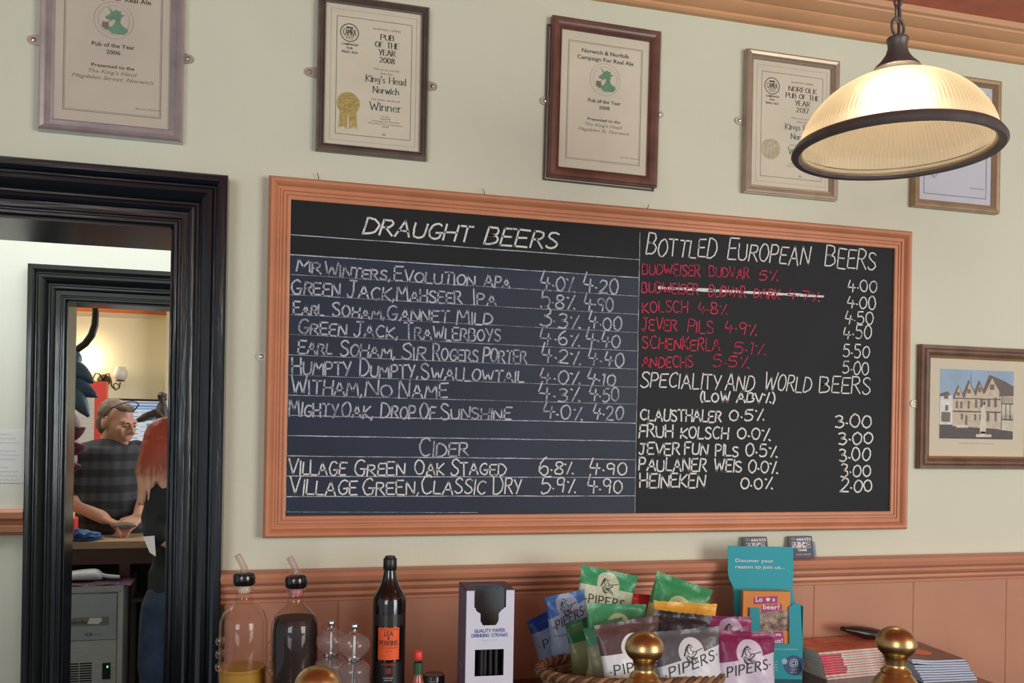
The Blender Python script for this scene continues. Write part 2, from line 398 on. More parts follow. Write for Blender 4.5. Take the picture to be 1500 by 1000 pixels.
structure(MB().box((-3.2, 5.4, 0), (-0.787, 5.5, 2.5)).box((-0.787, 5.22, 0), (2.6, 5.5, 2.5)).build('wall_rear', WALL3))
structure(MB().box((-3.3, MY, 0), (-3.2, 5.5, 2.5)).build('wall_left', WALL3))
structure(MB().box((2.6, MY, 0), (2.7, 5.5, 2.5)).build('wall_right', WALL3))
structure(MB().box((2.6, .21, 0), (2.7, MY, 2.5)).box((-3.3, .21, 0), (-3.2, MY, 2.5)).build('wall_passage_end', WALL2))

# door surrounds
def door_surround(name, x0, x1, zt, y, depth, prof, yb=None):
    b = MB(); b.mould([(x0, 0), (x0, zt), (x1, zt), (x1, 0)], prof, y)
    o = structure(b.build(name, [BLACKV, BLACKG], None, 28)); kp = len(prof)
    for pi in range(kp, 2 * kp - 1): o.data.polygons[pi].material_index = 1
    b = MB(); b.box((x0 - .001, y - .004, 0), (x0 + .004, y + depth + .01, zt)).box((x1 - .004, y - .004, 0), (x1 + .001, y + depth + .01, zt))
    b.build('jamb_lining', BLACKV, o)
    MB().box((x0, y - .004, zt - .004), (x1, y + depth + .01, zt + .001)).build('head_lining', mat('dark_stained_head', (44, 34, 32), 0.25, noise=0.2, scale=6, stretch=(1, 8, 1), k=1.0), o)
    return o
ARCH = [(0, 0), (0, .013), (.004, .017), (.009, .017), (.012, .013), (.015, .013), (.017, .016), (.030, .016), (.032, .020), (.037, .0235), (.042, .0225), (.046, .018),
        (.050, .018), (.054, .024), (.060, .032), (.068, .0365), (.076, .036), (.080, .031), (.083, .031), (.086, .038), (.092, .042), (.103, .042), (.106, .039), (.1075, 0)]
door_surround('door_1', DX0, DX1, DZ, 0.0, .21, [(o * .93, h) for o, h in ARCH])
door_surround('door_2', MX0, MX1, MZ, MY, .10, [(o * .96, h * .8) for o, h in ARCH])

# dado rail and panelling
DADO = [(-.066, 0), (-.066, .009), (-.062, .014), (-.057, .012), (-.055, .016), (-.050, .020), (-.044, .019), (-.042, .015), (-.040, .021), (-.034, .026), (-.028, .024), (-.026, .030), (-.020, .037), (-.010, .040), (-.003, .037), (0, .030), (0, 0)]
b = MB(); b.mould([(-0.106, 1.314), (4.2, 1.314)], [(o, h) for o, h in DADO], 0.0)
dado = structure(b.build('trim_1', TAN, None, 30))
for x, z0, z1, dep in ((-.1075, 1.286, 1.3135, .0395), (-.104, 1.2485, 1.270, .022)):
    MB().box((x, -dep, z0), (-.1, -.002, z1)).build('end_block', TAN, dado)
b = MB(); b.mould([(-3.2, 1.333), (MX0 - .1035, 1.333)], [(-.077, 0), (-.077, .012), (-.066, .022), (-.050, .024), (-.044, .016), (-.034, .018), (-.026, .030), (-.008, .032), (0, .024), (0, 0)], MY)
structure(b.build('trim_2', TAN, None, 30))
pan = structure(MB().box((-.088, -.005, 0), (4.2, 0.001, 1.255)).build('wall_panelling', TAN2))
x = 0.128 - .262 * 1; k = 0
seams = [-.088, 0.128, 0.397, 0.666, 0.934, 1.203, 1.472, 1.741, 2.01, 2.28, 2.55]
for a_, c_ in zip(seams[:-1], seams[1:]):
    q = MB(); g = .0002; y0, y1 = -.0106, -.012
    poly = [(a_ + g, y0), (a_ + g, y1 + .002), (a_ + g + .0016, y1), (c_ - g - .0016, y1), (c_ - g, y1 + .002), (c_ - g, y0)]
    v, f = loft([[(px_, py_, .02) for px_, py_ in poly], [(px_, py_, 1.252) for px_, py_ in poly]])
    q.add(v, f); q.build('panel_board', TAN2, pan)
# crown moulding, front room
CROWN = [(0.0, 0), (0.0, .014), (.004, .019), (.010, .019), (.013, .030), (.019, .042), (.024, .046), (.026, .046), (.027, .052), (.031, .064), (.037, .074), (.041, .076), (.043, .084), (.053, .090), (.053, 0)]
b = MB(); b.mould([(-3.2, 2.519), (4.2, 2.519)], CROWN, 0.0); structure(b.build('trim_3', CROWNM, None, 30))
b = MB(); b.mould([(-3.2, 2.405), (-.787, 2.405)], [(0, 0), (0, .012), (.02, .02), (.028, .045), (.06, .06), (.095, .07), (.095, 0)], 5.4); structure(b.build('trim_4', mat('orange_crown', (214, 120, 62), .5, k=1.0), None, 30))
structure(MB().box((-3.2, 5.392, 2.362), (-.787, 5.4, 2.372)).build('trim_5', WALL3))

# back bar counter below the panelling
ct = thing('back_bar_counter', 'dark varnished back bar shelf running below the chalkboard against the panelling', 'counter', (0.68, -.3, 0))
DKW = mat('dark_varnished_wood', (66, 34, 26), 0.18, noise=0.2, scale=5, stretch=(.6, 6, 1), coat=.5, k=1.2)
q = MB(off=(0.68, -.3, 0)); q.box((-.085, -.60, 1.045), (1.488, -.0125, 1.0745)); tp = q.build('worktop', DKW, ct)
q = MB(off=(0.68, -.3, 0)); q.mould([(-.085, 1.045), (1.488, 1.045)], [(0, 0), (0, .008), (.01, .014), (.02, .014), (.029, .006), (.029, 0)], -.60); q.build('nosing', DKW, ct, 30)
q = MB(off=(0.68, -.3, 0)); q.box((1.488, -.60, 1.055), (1.494, -.0125, 1.0735)); q.build('end_edging', mat('amber_edging', (150, 92, 50), .25, coat=.4, stretch=(1, 4, 1), k=1.2), ct)
q = MB(off=(0.68, -.3, 0)); q.box((-.06, -.56, 0.0), (1.45, -.013, 1.045)); q.build('carcass', DKW, ct)

# ================================================================== chalkboard
cb = thing('chalkboard_menu', 'large black chalkboard with tan moulded frame listing draught beers, ciders and bottled beers', 'chalkboard', (0.713, 0, 1.376))
OFF = Vector((0.713, 0, 1.376))
BX0, BX1, BZ0, BZ1 = 0.0235, 1.4005, 1.4195, 2.0365
FP = [(0, .002), (0, .0165), (.0035, .0185), (.0065, .0185), (.0075, .0165), (.0085, .0165), (.0095, .019), (.0135, .019), (.0145, .017), (.0155, .017), (.0165, .020), (.0195, .020), (.0205, .0175), (.0240, .0175),
      (.0270, .021), (.0285, .0245), (.0325, .0275), (.0370, .0275), (.0405, .0245), (.0425, .019), (.0425, .0)]
b = MB(off=OFF); b.mould([(BX0, BZ0), (BX0, BZ1), (BX1, BZ1), (BX1, BZ0)], FP, 0.0, closed=True)
b.build('frame', FRAMEP, cb, 30)
q = MB(off=OFF); q.box((BX0 - .01, -.012, BZ0 - .01), (BX1 + .01, -.002, BZ1 + .01)); q.build('writing_surface', SLATE, cb)
# left half carries a dusty, often wiped sheet from the second rule down
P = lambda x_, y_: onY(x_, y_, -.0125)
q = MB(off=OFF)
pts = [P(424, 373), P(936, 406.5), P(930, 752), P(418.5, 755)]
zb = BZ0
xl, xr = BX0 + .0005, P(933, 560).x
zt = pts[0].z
q.box((xl, -.0126, zb), (xr, -.012, zt)); q.build('wiped_sheen_area', SLATEB, cb)
BY = -.0131
def bmap(p, q_, hpx):
    a = onY(*p, BY); c = onY(*q_, BY); d = c - a; W = math.hypot(d.x, d.z); ex = Vector((d.x/W, 0, d.z/W)); ez = Vector((-d.z/W, 0, d.x/W)) if d.x > 0 else Vector((0, 0, 1))
    dep = (a - CAM).dot(FW); H = hpx * dep / FPX
    return W, H, (lambda u, v: a + ex * u + ez * v)
RND = random.Random(4)
def chalk(words, m=CHALK, wd=.0026, name='chalk_lettering', big=1.3, jit=.11, slant=.05):
    for t, x0, y0, x1, y1, h in words:
        mb = MB(off=OFF)
        W, H, f = bmap((x0, y0), (x1, y1), h)
        letters(mb, t.replace('%.', '%'), W, H, f, wd * (1.32 if m is CHALK else 1.12), RND, gap=.15, slant=slant, jit=jit, big=big)
        mb.build(name, m, cb, fix=False)
def rule(x0, y0, x1, y1, w=.0022, m=CHALK):
    mb = MB(off=OFF); a = onY(x0, y0, -.0129); c = onY(x1, y1, -.0129)
    n = 24; pts = [(a.x + (c.x - a.x) * i / n, a.z + (c.z - a.z) * i / n + RND.uniform(-.0003, .0003)) for i in range(n+1)] if abs(c.x - a.x) > .1 else [(a.x + (c.x - a.x) * i / n + RND.uniform(-.0003, .0003), a.z + (c.z - a.z) * i / n) for i in range(n+1)]
    ribbon(mb, pts, lambda dx, dy: w * RND.uniform(.6, 1.15), lambda u, v: (u, -.0129, v)); mb.build('ruled_line', m, cb, fix=False)
L = [343.4, 372.6, 401.6, 431.3, 460.3, 489.5, 519.5, 549, 578.6, 608, 637.8, 667.5, 697, 727]
R_ = [380.4, 406.5, 433.7, 460.5, 487, 514, 540.6, 567, 592, 619.7, 645.8, 673, 699.4, 726]
for i, (l, r) in enumerate(zip(L, R_)):
    faint = 2 <= i <= 8
    rule(425.5 - i * .45, l, 936 - i * .35, r, .0015 if faint else .0021, CHALKF if faint else CHALK)
rule(937.5, 340, 930, 752, .0015, CHALK); rule(425.8, 300, 419, 748, .0012, CHALKF); rule(419.5, 749.5, 700, 750.5, .0012, CHALKF)
chalk([('DRAUGHT', 532, 342, 688, 354, 23), ('BEERS', 709, 357, 815, 364, 24)], CHALKB, .0036, big=1.0, jit=.04, slant=.42)
rows = [
 [('MR', 434, 397, 470, 400, 14), ('WINTERS,', 476, 402, 571, 411, 14), ('EVOLUTION', 577, 411, 696, 418, 16), ('APA', 709, 420, 747, 422, 15), ('4·0%.', 791, 424, 842, 428, 21), ('4·20', 854, 427, 905, 430, 21)],
 [('GREEN', 427, 430, 498, 434, 17), ('JACK,', 508, 435, 577, 440, 17), ('MAHSEER', 581, 441, 676, 444, 17), ('IPA', 694, 446, 727, 447, 17), ('5·8%.', 791, 450, 842, 453, 20), ('4·90', 855, 453, 898, 456, 20)],
 [('EARL', 430, 460, 474, 462, 15), ('SOHAM,', 487, 463, 563, 467, 15), ('GANNET', 567, 468, 657, 472, 17), ('MILD', 669, 474, 721, 475, 16), ('3·3%.', 791, 478, 850, 481, 20), ('4·00', 861, 481, 910, 484, 19)],
 [('GREEN', 437, 488, 507, 492, 16), ('JACK,', 518, 492, 582, 495, 16), ('TRAWLERBOYS', 593, 496, 733, 500, 17), ('4·6%.', 791, 504, 849, 506, 20), ('4·40', 857, 506, 908, 509, 20)],
 [('EARL', 436, 517, 486, 519, 16), ('SOHAM,', 498, 521, 578, 525, 17), ('SIR', 588, 526, 624, 527, 18), ('ROGERS', 634, 527, 700, 529, 17), ('PORTER', 707, 530, 771, 532, 18), ('4·2%.', 792, 530, 850, 533, 20), ('4·40', 860, 534, 913, 537, 19)],
 [('HUMPTY', 428, 547, 514, 549, 18), ('DUMPTY,', 527, 551, 612, 554, 18), ('SWALLOWTAIL', 617, 555, 767, 559, 17), ('4·0%.', 790, 561, 850, 563, 19), ('4·10', 859, 562, 901, 564, 18)],
 [('WITHAM,', 427, 576, 530, 579, 20), ('NO', 535, 580, 574, 581, 18), ('NAME', 584, 582, 655, 583, 19), ('4·3%.', 789, 586, 849, 588, 20), ('4·50', 862, 587, 906, 588, 20)],
 [('MIGHTY', 423, 609, 494, 611, 18), ('OAK,', 500, 611, 546, 612, 18), ('DROP', 558, 612, 608, 613, 18), ('OF', 615, 613, 638, 613, 17), ('SUNSHINE', 646, 614, 748, 614, 16), ('4·0%.', 795, 612, 853, 614, 20), ('4·20', 867, 613, 912, 615, 19)]]
for r in rows: chalk(r)
chalk([('CIDER', 614, 667, 686, 668, 20)])
chalk([('VILLAGE', 423, 695, 506, 696, 19), ('GREEN', 519, 696, 593, 696, 18), ('OAK', 608, 695, 650, 695, 16), ('STAGED', 660, 696, 741, 695, 18), ('6·8%', 790, 695, 840, 694, 19), ('4·90', 863, 695, 918, 695, 18)], CHALKB, .0027)
chalk([('VILLAGE', 425, 724, 523, 724, 21), ('GREEN,', 531, 724, 613, 723, 19), ('CLASSIC', 617, 723, 711, 723, 20), ('DRY', 723, 724, 763, 723, 21), ('5·9%.', 792, 722, 843, 721, 20), ('4·90', 860, 722, 911, 722, 20)], CHALKB, .0027)
chalk([('BOTTLED', 946, 373, 1048, 378, 27), ('EUROPEAN', 1065, 380, 1184, 389, 26), ('BEERS', 1208, 390, 1282, 396, 27)], CHALKB, .0028, big=1.15, slant=.2)
for w_ in ([('BUDWEISER', 941, 401, 1025, 405, 16), ('BUDVAR', 1039, 405, 1097, 408, 15), ('5%.', 1112, 410, 1139, 411, 15)],
           [('BUDWEISER', 940, 428, 1022, 432, 16), ('BUDVAR', 1038, 433, 1092, 436, 15), ('DARK', 1104, 435, 1142, 437, 14), ('4·7%.', 1154, 437, 1200, 441, 14)],
           [('KOLSCH', 941, 457, 1007, 458, 16), ('4·8%.', 1022, 459, 1065, 460, 15)],
           [('JEVER', 940, 483, 991, 485, 17), ('PILS', 1007, 486, 1045, 488, 17), ('4·9%.', 1061, 487, 1108, 491, 17)],
           [('SCHENKERLA', 941, 510, 1054, 514, 17), ('5·1%.', 1074, 517, 1121, 520, 17)],
           [('ANDECHS', 940, 537, 1015, 538, 16), ('5·5%.', 1044, 536, 1097, 539, 16)]):
    chalk(w_, CHALKR, .0026, big=1.0)
rule(964, 421, 1207, 434, .0072, CHALKB)
chalk([('SPECIALITY', 938, 566, 1055, 570, 22), ('AND', 1062, 570, 1103, 573, 21), ('WORLD', 1118, 571, 1187, 575, 22), ('BEERS', 1200, 575, 1274, 577, 23)], CHALKB, .0027, big=1.12, slant=.2)
chalk([('(LOW', 1026, 588, 1069, 588, 14), ('ABV%)', 1079, 589, 1135, 590, 14)], CHALKB, .0034, big=1.0)
for w_ in ([('CLAUSTHALER', 938, 615, 1056, 618, 16), ('0·5%.', 1068, 616, 1119, 616, 16)],
           [('FRUH', 936, 640, 985, 641, 18), ('KOLSCH', 997, 641, 1066, 643, 16), ('0·0%.', 1080, 643, 1128, 644, 16)],
           [('JEVER', 936, 665, 995, 666, 17), ('FUN', 1003, 665, 1036, 666, 16), ('PILS', 1048, 667, 1081, 668, 16), ('0·5%.', 1092, 668, 1138, 669, 17)],
           [('PAULANER', 936, 689, 1034, 690, 18), ('WEIS', 1046, 690, 1086, 691, 17), ('0·0%.', 1096, 692, 1139, 693, 17)],
           [('HEINEKEN', 937, 714, 1032, 713, 19), ('0·0%.', 1085, 715, 1131, 716, 15)]):
    chalk(w_, CHALKB, .0032, big=1.0)
for t, x0, x1, y in (('4·00', 1242, 1284, 426), ('4·00', 1241, 1282, 451), ('4·50', 1237, 1279, 474), ('4·50', 1235, 1276, 495), ('5·50', 1235, 1273, 522), ('5·00', 1234, 1272, 547)):
    chalk([(t, x0, y, x1, y + 2, 18)], CHALKB, .0027, big=1.0)
for t, x0, x1, y in (('3·00', 1223, 1276, 626), ('3·00', 1228, 1278, 650), ('3·00', 1229, 1274, 675), ('3·00', 1231, 1275, 698), ('2·00', 1231, 1277, 720)):
    chalk([(t, x0, y, x1, y, 18)], CHALKB, .0033, big=1.0)

# ================================================================== framed certificates
def plate(parent, x, z, off, side):
    mb = MB(off=off); pts = [(x + .010 * math.cos(a), z + .0085 * math.sin(a)) for a in [i * 2 * PI / 18 for i in range(18)]]
    mb.prism(pts, -.0035, -.001)
    mb.box((min(x, x + side * .018), -.0035, z - .006), (max(x, x + side * .018), -.001, z + .006)) if False else None
    pts = [(x, z - .0085), (x + side * .018, z - .012), (x + side * .018, z + .012), (x, z + .0085)]
    if side < 0: pts = pts[::-1]
    mb.prism(pts, -.0034, -.0011)
    p = mb.build('mounting_plate', ZINC, parent)
    s = MB(off=off); s.lathe([(0, .0028), (.003, .0022), (.0045, 0)], (0, 0, 0), 12, T=Matrix.Translation((x, -.0035, z)) @ Matrix.Rotation(PI/2, 4, 'X')); s.build('screw', CHROME, p, 40)
def rect_line(mb, x0, x1, z0, z1, w, y):
    for a, b_ in (((x0, z0), (x1, z0)), ((x1, z0), (x1, z1)), ((x1, z1), (x0, z1)), ((x0, z1), (x0, z0))):
        ribbon(mb, [a, b_], w, lambda u, v: (u, y, v), False)
def ring(mb, cx, cz, r, w, y, n=48):
    pts = [(cx + r * math.cos(i*2*PI/n), cz + r * math.sin(i*2*PI/n)) for i in range(n+1)]
    ribbon(mb, pts, w, lambda u, v: (u, y, v))
def disc(mb, cx, cz, r, y, n=32, wav=0):
    mb.add([(cx + r * (1 + wav * (i % 2)) * math.cos(i*2*PI/n), y, cz + r * (1 + wav * (i % 2)) * math.sin(i*2*PI/n)) for i in range(n)], [tuple(range(n))])
SILV = mat('silver_frame', (172, 166, 168), 0.3, metal=0.55, noise=0.1, scale=30, stretch=(1, 1, 1), k=1.35)
DKSV = mat('dark_pewter_frame', (112, 100, 92), 0.35, metal=0.35, noise=0.15, scale=30, k=1.25)
MAHO = mat('mahogany_frame', (116, 78, 66), 0.35, noise=0.25, scale=22, dark=(86, 56, 48), coat=.15, k=1.1)
CHAM = mat('champagne_frame', (160, 146, 128), 0.35, metal=0.4, noise=0.08, scale=30, k=1.35)
GOLDF = mat('brushed_bronze_frame', (156, 134, 106), 0.4, metal=0.3, noise=0.12, scale=30, k=1.3)
PAP1 = mat('grey_parchment', (196, 188, 176), 0.8, noise=0.05, scale=9, k=1.25)
PAP2 = mat('cream_parchment', (212, 207, 190), 0.8, noise=0.05, scale=9, k=1.25)
PAP3 = mat('blue_white_certificate_paper', (196, 202, 216), 0.8, noise=0.03, scale=9, k=1.25)
MNT = mat('cream_mount', (206, 198, 178), 0.8, noise=0.02, k=1.25)
GRN = mat('green_print', (112, 158, 132), 0.8, noise=0.12, scale=60, k=1.2)
PRF = {'step': [(0, .004), (0, .012), (.003, .014), (.005, .012), (.008, .015), (.010, .013), (.013, .018), (.019, .021), (.023, .017), (.024, 0)],
       'thin': [(0, .004), (0, .012), (.002, .013), (.003, .010), (.006, .014), (.009, .012), (.011, .016), (.014, .016), (.0155, .012), (.0155, 0)],
       'wood': [(0, .004), (0, .011), (.002, .013), (.0035, .011), (.007, .015), (.013, .018), (.019, .018), (.0225, .015), (.0235, .015), (.0235, 0)],
       'cham': [(0, .004), (0, .010), (.0022, .013), (.0035, .012), (.008, .018), (.014, .0195), (.0175, .018), (.0185, .013), (.0195, .013), (.0195, 0)]}
def certificate(label, outer, prof, fmat, paper, plates, tilt=0.0, depth=0.0):
    x0, x1, z0, z1 = outer; o = ((x0 + x1) / 2, 0, z0)
    t = thing('framed_certificate', label, 'certificate', o, (0, tilt, 0), 'pub award certificates in a row above the chalkboard')
    w = PRF[prof][-1][0]; ix0, ix1, iz0, iz1 = x0 + w, x1 - w, z0 + w, z1 - w
    b = MB(off=o); b.mould([(ix0, iz0), (ix0, iz1), (ix1, iz1), (ix1, iz0)], PRF[prof], 0, closed=True); b.build('frame', fmat, t, 30)
    pg = MB(off=o).box((ix0 - .002, -.0075, iz0 - .002), (ix1 + .002, -.002, iz1 + .002)).build('certificate_sheet', paper, t)
    for (px_, pz_, sd) in plates: plate(t, px_, pz_, o, sd)
    y = -.0079
    W, H = ix1 - ix0, iz1 - iz0
    def F(u, v): return lambda a, c: Vector((ix0 + u * W + a, y, iz1 - v * H + c))
    MB(off=o).box((ix0 - .001, -.0104, iz0 - .001), (ix1 + .001, -.0099, iz1 + .001)).build('glass_pane', PANE, t)
    return t, pg, F, W, H, o, (ix0, ix1, iz0, iz1, y)
def sheet_green(t, pg, F, W, H, o, q, year, addr, serifw=1):
    ix0, ix1, iz0, iz1, y = q
    b = MB(off=o)
    for k_, w_ in ((.0, .0007), (.012, .0004)):
        rect_line(b, ix0 + (.08 + k_) * W, ix1 - (.08 + k_) * W, iz0 + (.07 + k_ * .7) * H, iz1 - (.07 + k_ * .7) * H, w_, y)
    b.build('border_line', INK, pg, fix=False)
    b = MB(off=o)
    font_text(b, 'Norwich & Norfolk', W*.54, .0085, F(.5, .145), bold=.012); font_text(b, 'Campaign For Real Ale', W*.64, .0085, F(.5, .195), bold=.012)
    font_text(b, 'Pub of the Year', W*.37, .0075, F(.5, .50), bold=.012); font_text(b, year, W*.12, .0075, F(.5, .545), bold=.012)
    font_text(b, 'Presented to the', W*.37, .0062, F(.5, .635), bold=.012); b.build('lettering', INK, pg, fix=False)
    b = MB(off=o); font_text(b, "The King's Head", W*.42, .0070, F(.5, .675), shear=.35); font_text(b, addr, W*(.70 if len(addr) > 21 else .58), .0070, F(.5, .715), shear=.35)
    font_text(b, 'Branch Chairman', W*.22, .003, F(.92, .885), 'r', shear=.3); b.build('italic_lettering', INKG, pg, fix=False)
    b = MB(off=o); cx, cz = ix0 + .5*W, iz1 - .325*H; ring(b, cx, cz, .17*W, .0005, y); ring(b, cx, cz, .135*W, .0004, y); b.build('emblem_ring', INKG, pg, fix=False)
    s = .13 * W
    P_ = [(-.1,-.95),(-.55,-.55),(-.1,-.45),(.1,-.1),(.05,.1),(-.25,.0),(-.5,.05),(-.6,.2),(-.35,.35),(-.2,.55),(-.42,.95),(-.05,.62),(.1,.8),(.3,.7),(.5,.72),(.45,.5),(.75,.45),(.5,.3),(.42,-.1),(.6,-.35),(.9,-.5),(.95,-.7),(.7,-.95)]
    b = MB(off=o); b.add([(cx + a * s, y - .0001, cz + c * s) for a, c in P_], [tuple(range(len(P_)))]); b.build('green_emblem', GRN, pg, fix=False)
    P_ = [(-.75,-.15),(-.35,-.2),(-.3,-.5),(-.5,-.75),(-.8,-.5)]
    b = MB(off=o); b.add([(cx + a * s, y - .0002, cz + c * s) for a, c in P_], [tuple(range(5))]); ribbon(b, [(cx - .5*s, cz - .2*s), (cx - .1*s, cz + .02*s)], .001, lambda u, v: (u, y - .0002, v)); b.build('emblem_tankard', INKG, pg, fix=False)
def sheet_award(t, pg, F, W, H, o, q, top, year, name, seal=True):
    ix0, ix1, iz0, iz1, y = q
    b = MB(off=o); rect_line(b, ix0 + .115*W, ix0 + .90*W, iz1 - .92*H, iz1 - .085*H, .0008, y); b.build('border_line', INK, pg, fix=False)
    b = MB(off=o); rect_line(b, ix0 + .055*W, ix0 + .95*W, iz1 - .965*H, iz1 - .035*H, .0004, y); b.build('outer_border_line', INKG, pg, fix=False)
    f = lambda wd: (lambda dx, dy: wd * (.45 + .75 * abs(dy)))
    b = MB(off=o)
    v = .215
    for txt, w_ in top:
        fx = F(.64, v); Wd = W * w_
        letters(b, txt, Wd, .0105, (lambda fx, Wd: lambda a, c: fx(a - Wd/2, c))(fx, Wd), f(.0016), gap=.16, serif=True); v += .055
    b.build('award_title', INK, pg, fix=False)
    b = MB(off=o)
    for txt, w_, v, h in ((name, .42, .525, .0125), ('Norwich', .27, .60, .012), ('Winner', .33, .725, .0155)):
        fx = F(.635, v); Wd = W * w_
        letters(b, txt, Wd, h, (lambda fx, Wd: lambda a, c: fx(a - Wd/2, c))(fx, Wd), f(.0017), gap=.14, serif=True)
    b.build('winner_lettering', INKT, pg, fix=False)
    b = MB(off=o)
    for txt, w_, v, h in (('NORFOLK CAMRA', .29, .15, .004), ('This is to certify', .28, .437, .0042), ('that the', .13, .465, .0042), ('has been declared', .30, .655, .0042), ('in the', .08, .772, .0034), ('Norfolk', .11, .79, .0034), ('Campaign for Real Ale', .30, .808, .0034), ('Pub of the Year Competition', .36, .827, .0034), (year, .07, .846, .0034)):
        font_text(b, txt, W*w_, h, F(.635, v), shear=.1)
    b.build('small_lettering', INKG, pg, fix=False)
    b = MB(off=o); cx, cz = ix0 + .245*W, iz1 - .195*H; ring(b, cx, cz, .092*W, .0016, y)
    fx = F(.245, .213); letters(b, 'CAMRA', .13*W, .012, lambda a, c: fx(a - .065*W, c), .0012, gap=.1)
    b.add([(cx - .035*W, y, cz + .045*W), (cx + .035*W, y, cz + .045*W), (cx + .035*W, y, cz + .06*W), (cx - .035*W, y, cz + .06*W)], [(0, 1, 2, 3)])
    for k_ in range(5): ribbon(b, [(cx + (-.04 + .02*k_)*W, cz - .03*W), (cx + (-.03 + .015*k_)*W, cz - .065*W)], .0009, lambda u, v_: (u, y, v_))
    for txt, w_, v in (('CAMPAIGN', .17, .285), ('FOR', .065, .312), ('REAL ALE', .16, .34)): font_text(b, txt, W*w_, .0042, F(.25, v), bold=.02)
    b.build('society_emblem', INK, pg, fix=False)
    GS = mat('gold_foil_seal', (196, 178, 112), 0.42, metal=.35, noise=.2, scale=120, bump=.4, bscale=200, k=1.25) if seal else mat('pale_embossed_seal', (200, 194, 164), 0.5, noise=.2, scale=120, bump=.5, bscale=200, k=1.25)
    cx, cz = ix0 + .245*W, iz1 - .70*H
    b = MB(off=o); b.prism([(cx + .115*W*(1 + .04*(i % 2))*math.cos(i*2*PI/60), cz + .115*W*(1 + .04*(i % 2))*math.sin(i*2*PI/60)) for i in range(60)], y - .0008, y)
    if seal:
        for sx_ in (-1, 1):
            pl = [(cx + sx_*.005*W, cz - .09*W), (cx + sx_*.085*W, cz - .08*W), (cx + sx_*.095*W, cz - .26*W), (cx + sx_*.05*W, cz - .235*W), (cx + sx_*.012*W, cz - .27*W)]
            if sx_ > 0: pl = pl[::-1]
            b.prism(pl, y - .0005, y)
    b.build('rosette_seal', GS, pg)
    b = MB(off=o); font_text(b, 'G', W*.035, .005, F(.62, .905)); b.build('printers_mark', INK, pg, fix=False)
    b = MB(off=o); ring(b, cx, cz, .085*W, .0006, y - .0009); b.build('seal_ring', mat('seal_shade', (160, 140, 84), .5, k=1.1), pg, fix=False)
c = certificate('silver-framed 2006 pub award with green emblem, furthest left, above the black door frame', (-.4265, -.178, 2.1265, 2.462), 'step', SILV, PAP1, [(onY(50, 59).x, onY(50, 59).z, 1), (onY(276, 87).x, onY(276, 87).z, -1)])
sheet_green(*c, '2006', 'Magdalen Street, Norwich')
c = certificate('thin pewter-framed 2008 Winner award with gold rosette seal above the chalkboard left corner', (.0685, .2895, 2.139, 2.449), 'thin', DKSV, PAP2, [(onY(454, 106).x, onY(454, 106).z, 1), (onY(633, 127).x, onY(633, 127).z, -1)])
sheet_award(*c, [('PUB', .14), ('OF THE', .25), ('YEAR', .17), ('2008', .155)], '2008', "King's Head")
c = certificate('mahogany-framed 2008 award with green emblem above the middle of the chalkboard', (.546, .794, 2.129, 2.468), 'wood', MAHO, PAP2, [(onY(796, 149).x, onY(796, 149).z, 1), (onY(964, 167).x, onY(964, 167).z, -1)], tilt=rad(.6))
sheet_green(*c, '2008', 'Magdalen St, Norwich')
b = MB(off=c[5]); b.mould([(.5415, 2.126), (.5415, 2.45), (.789, 2.45), (.789, 2.126)], [(0, 0), (0, .005), (.0015, .006), (.003, .004), (.003, 0)], 0, closed=True); b.build('backing_edge', DKSV, c[0], 30)
c = certificate('champagne-framed 2017 Winner award partly hidden by the lamp shade', (1.006, 1.2445, 2.1365, 2.458), 'cham', CHAM, PAP2, [(onY(1082, 177).x, onY(1082, 177).z, 1)])
sheet_award(*c, [('NORFOLK', .36), ('PUB OF THE', .43), ('YEAR', .19), ('2017', .16)], '2017', 'Kings Head', seal=False)
c = certificate('bronze-framed certificate on blue-white paper, furthest right, behind the lamp shade', (1.451, 1.697, 2.1415, 2.465), 'cham', GOLDF, PAP3, [(onY(1462, 215).x, onY(1462, 215).z, -1)])
t, pg, F, W, H, o, q = c
ix0, ix1, iz0, iz1, y = q
b = MB(off=o); rect_line(b, ix0 + .07*W, ix1 - .07*W, iz0 + .055*H, iz1 - .055*H, .0012, y); b.build('border_line', mat('navy_ink', (70, 80, 110), .7, noise=0, k=1.0), pg, fix=False)
b = MB(off=o); font_text(b, 'Norwich', W*.2, .005, F(.72, .62), shear=.2); ring(b, ix0 + .2*W, iz0 + .24*H, .05*W, .001, y); font_text(b, 'CAMRA', W*.06, .004, F(.2, .765)); font_text(b, 'FOR', W*.04, .003, F(.2, .81)); font_text(b, 'Chairman', W*.2, .003, F(.8, .87)); b.build('lettering', INK, pg, fix=False)
b = MB(off=o); font_text(b, 'Award of', W*.3, .007, F(.78, .12)); font_text(b, 'Merit', W*.2, .007, F(.82, .17)); b.build('red_lettering', mat('red_ink', (180, 90, 80), .7, noise=0), pg, fix=False)

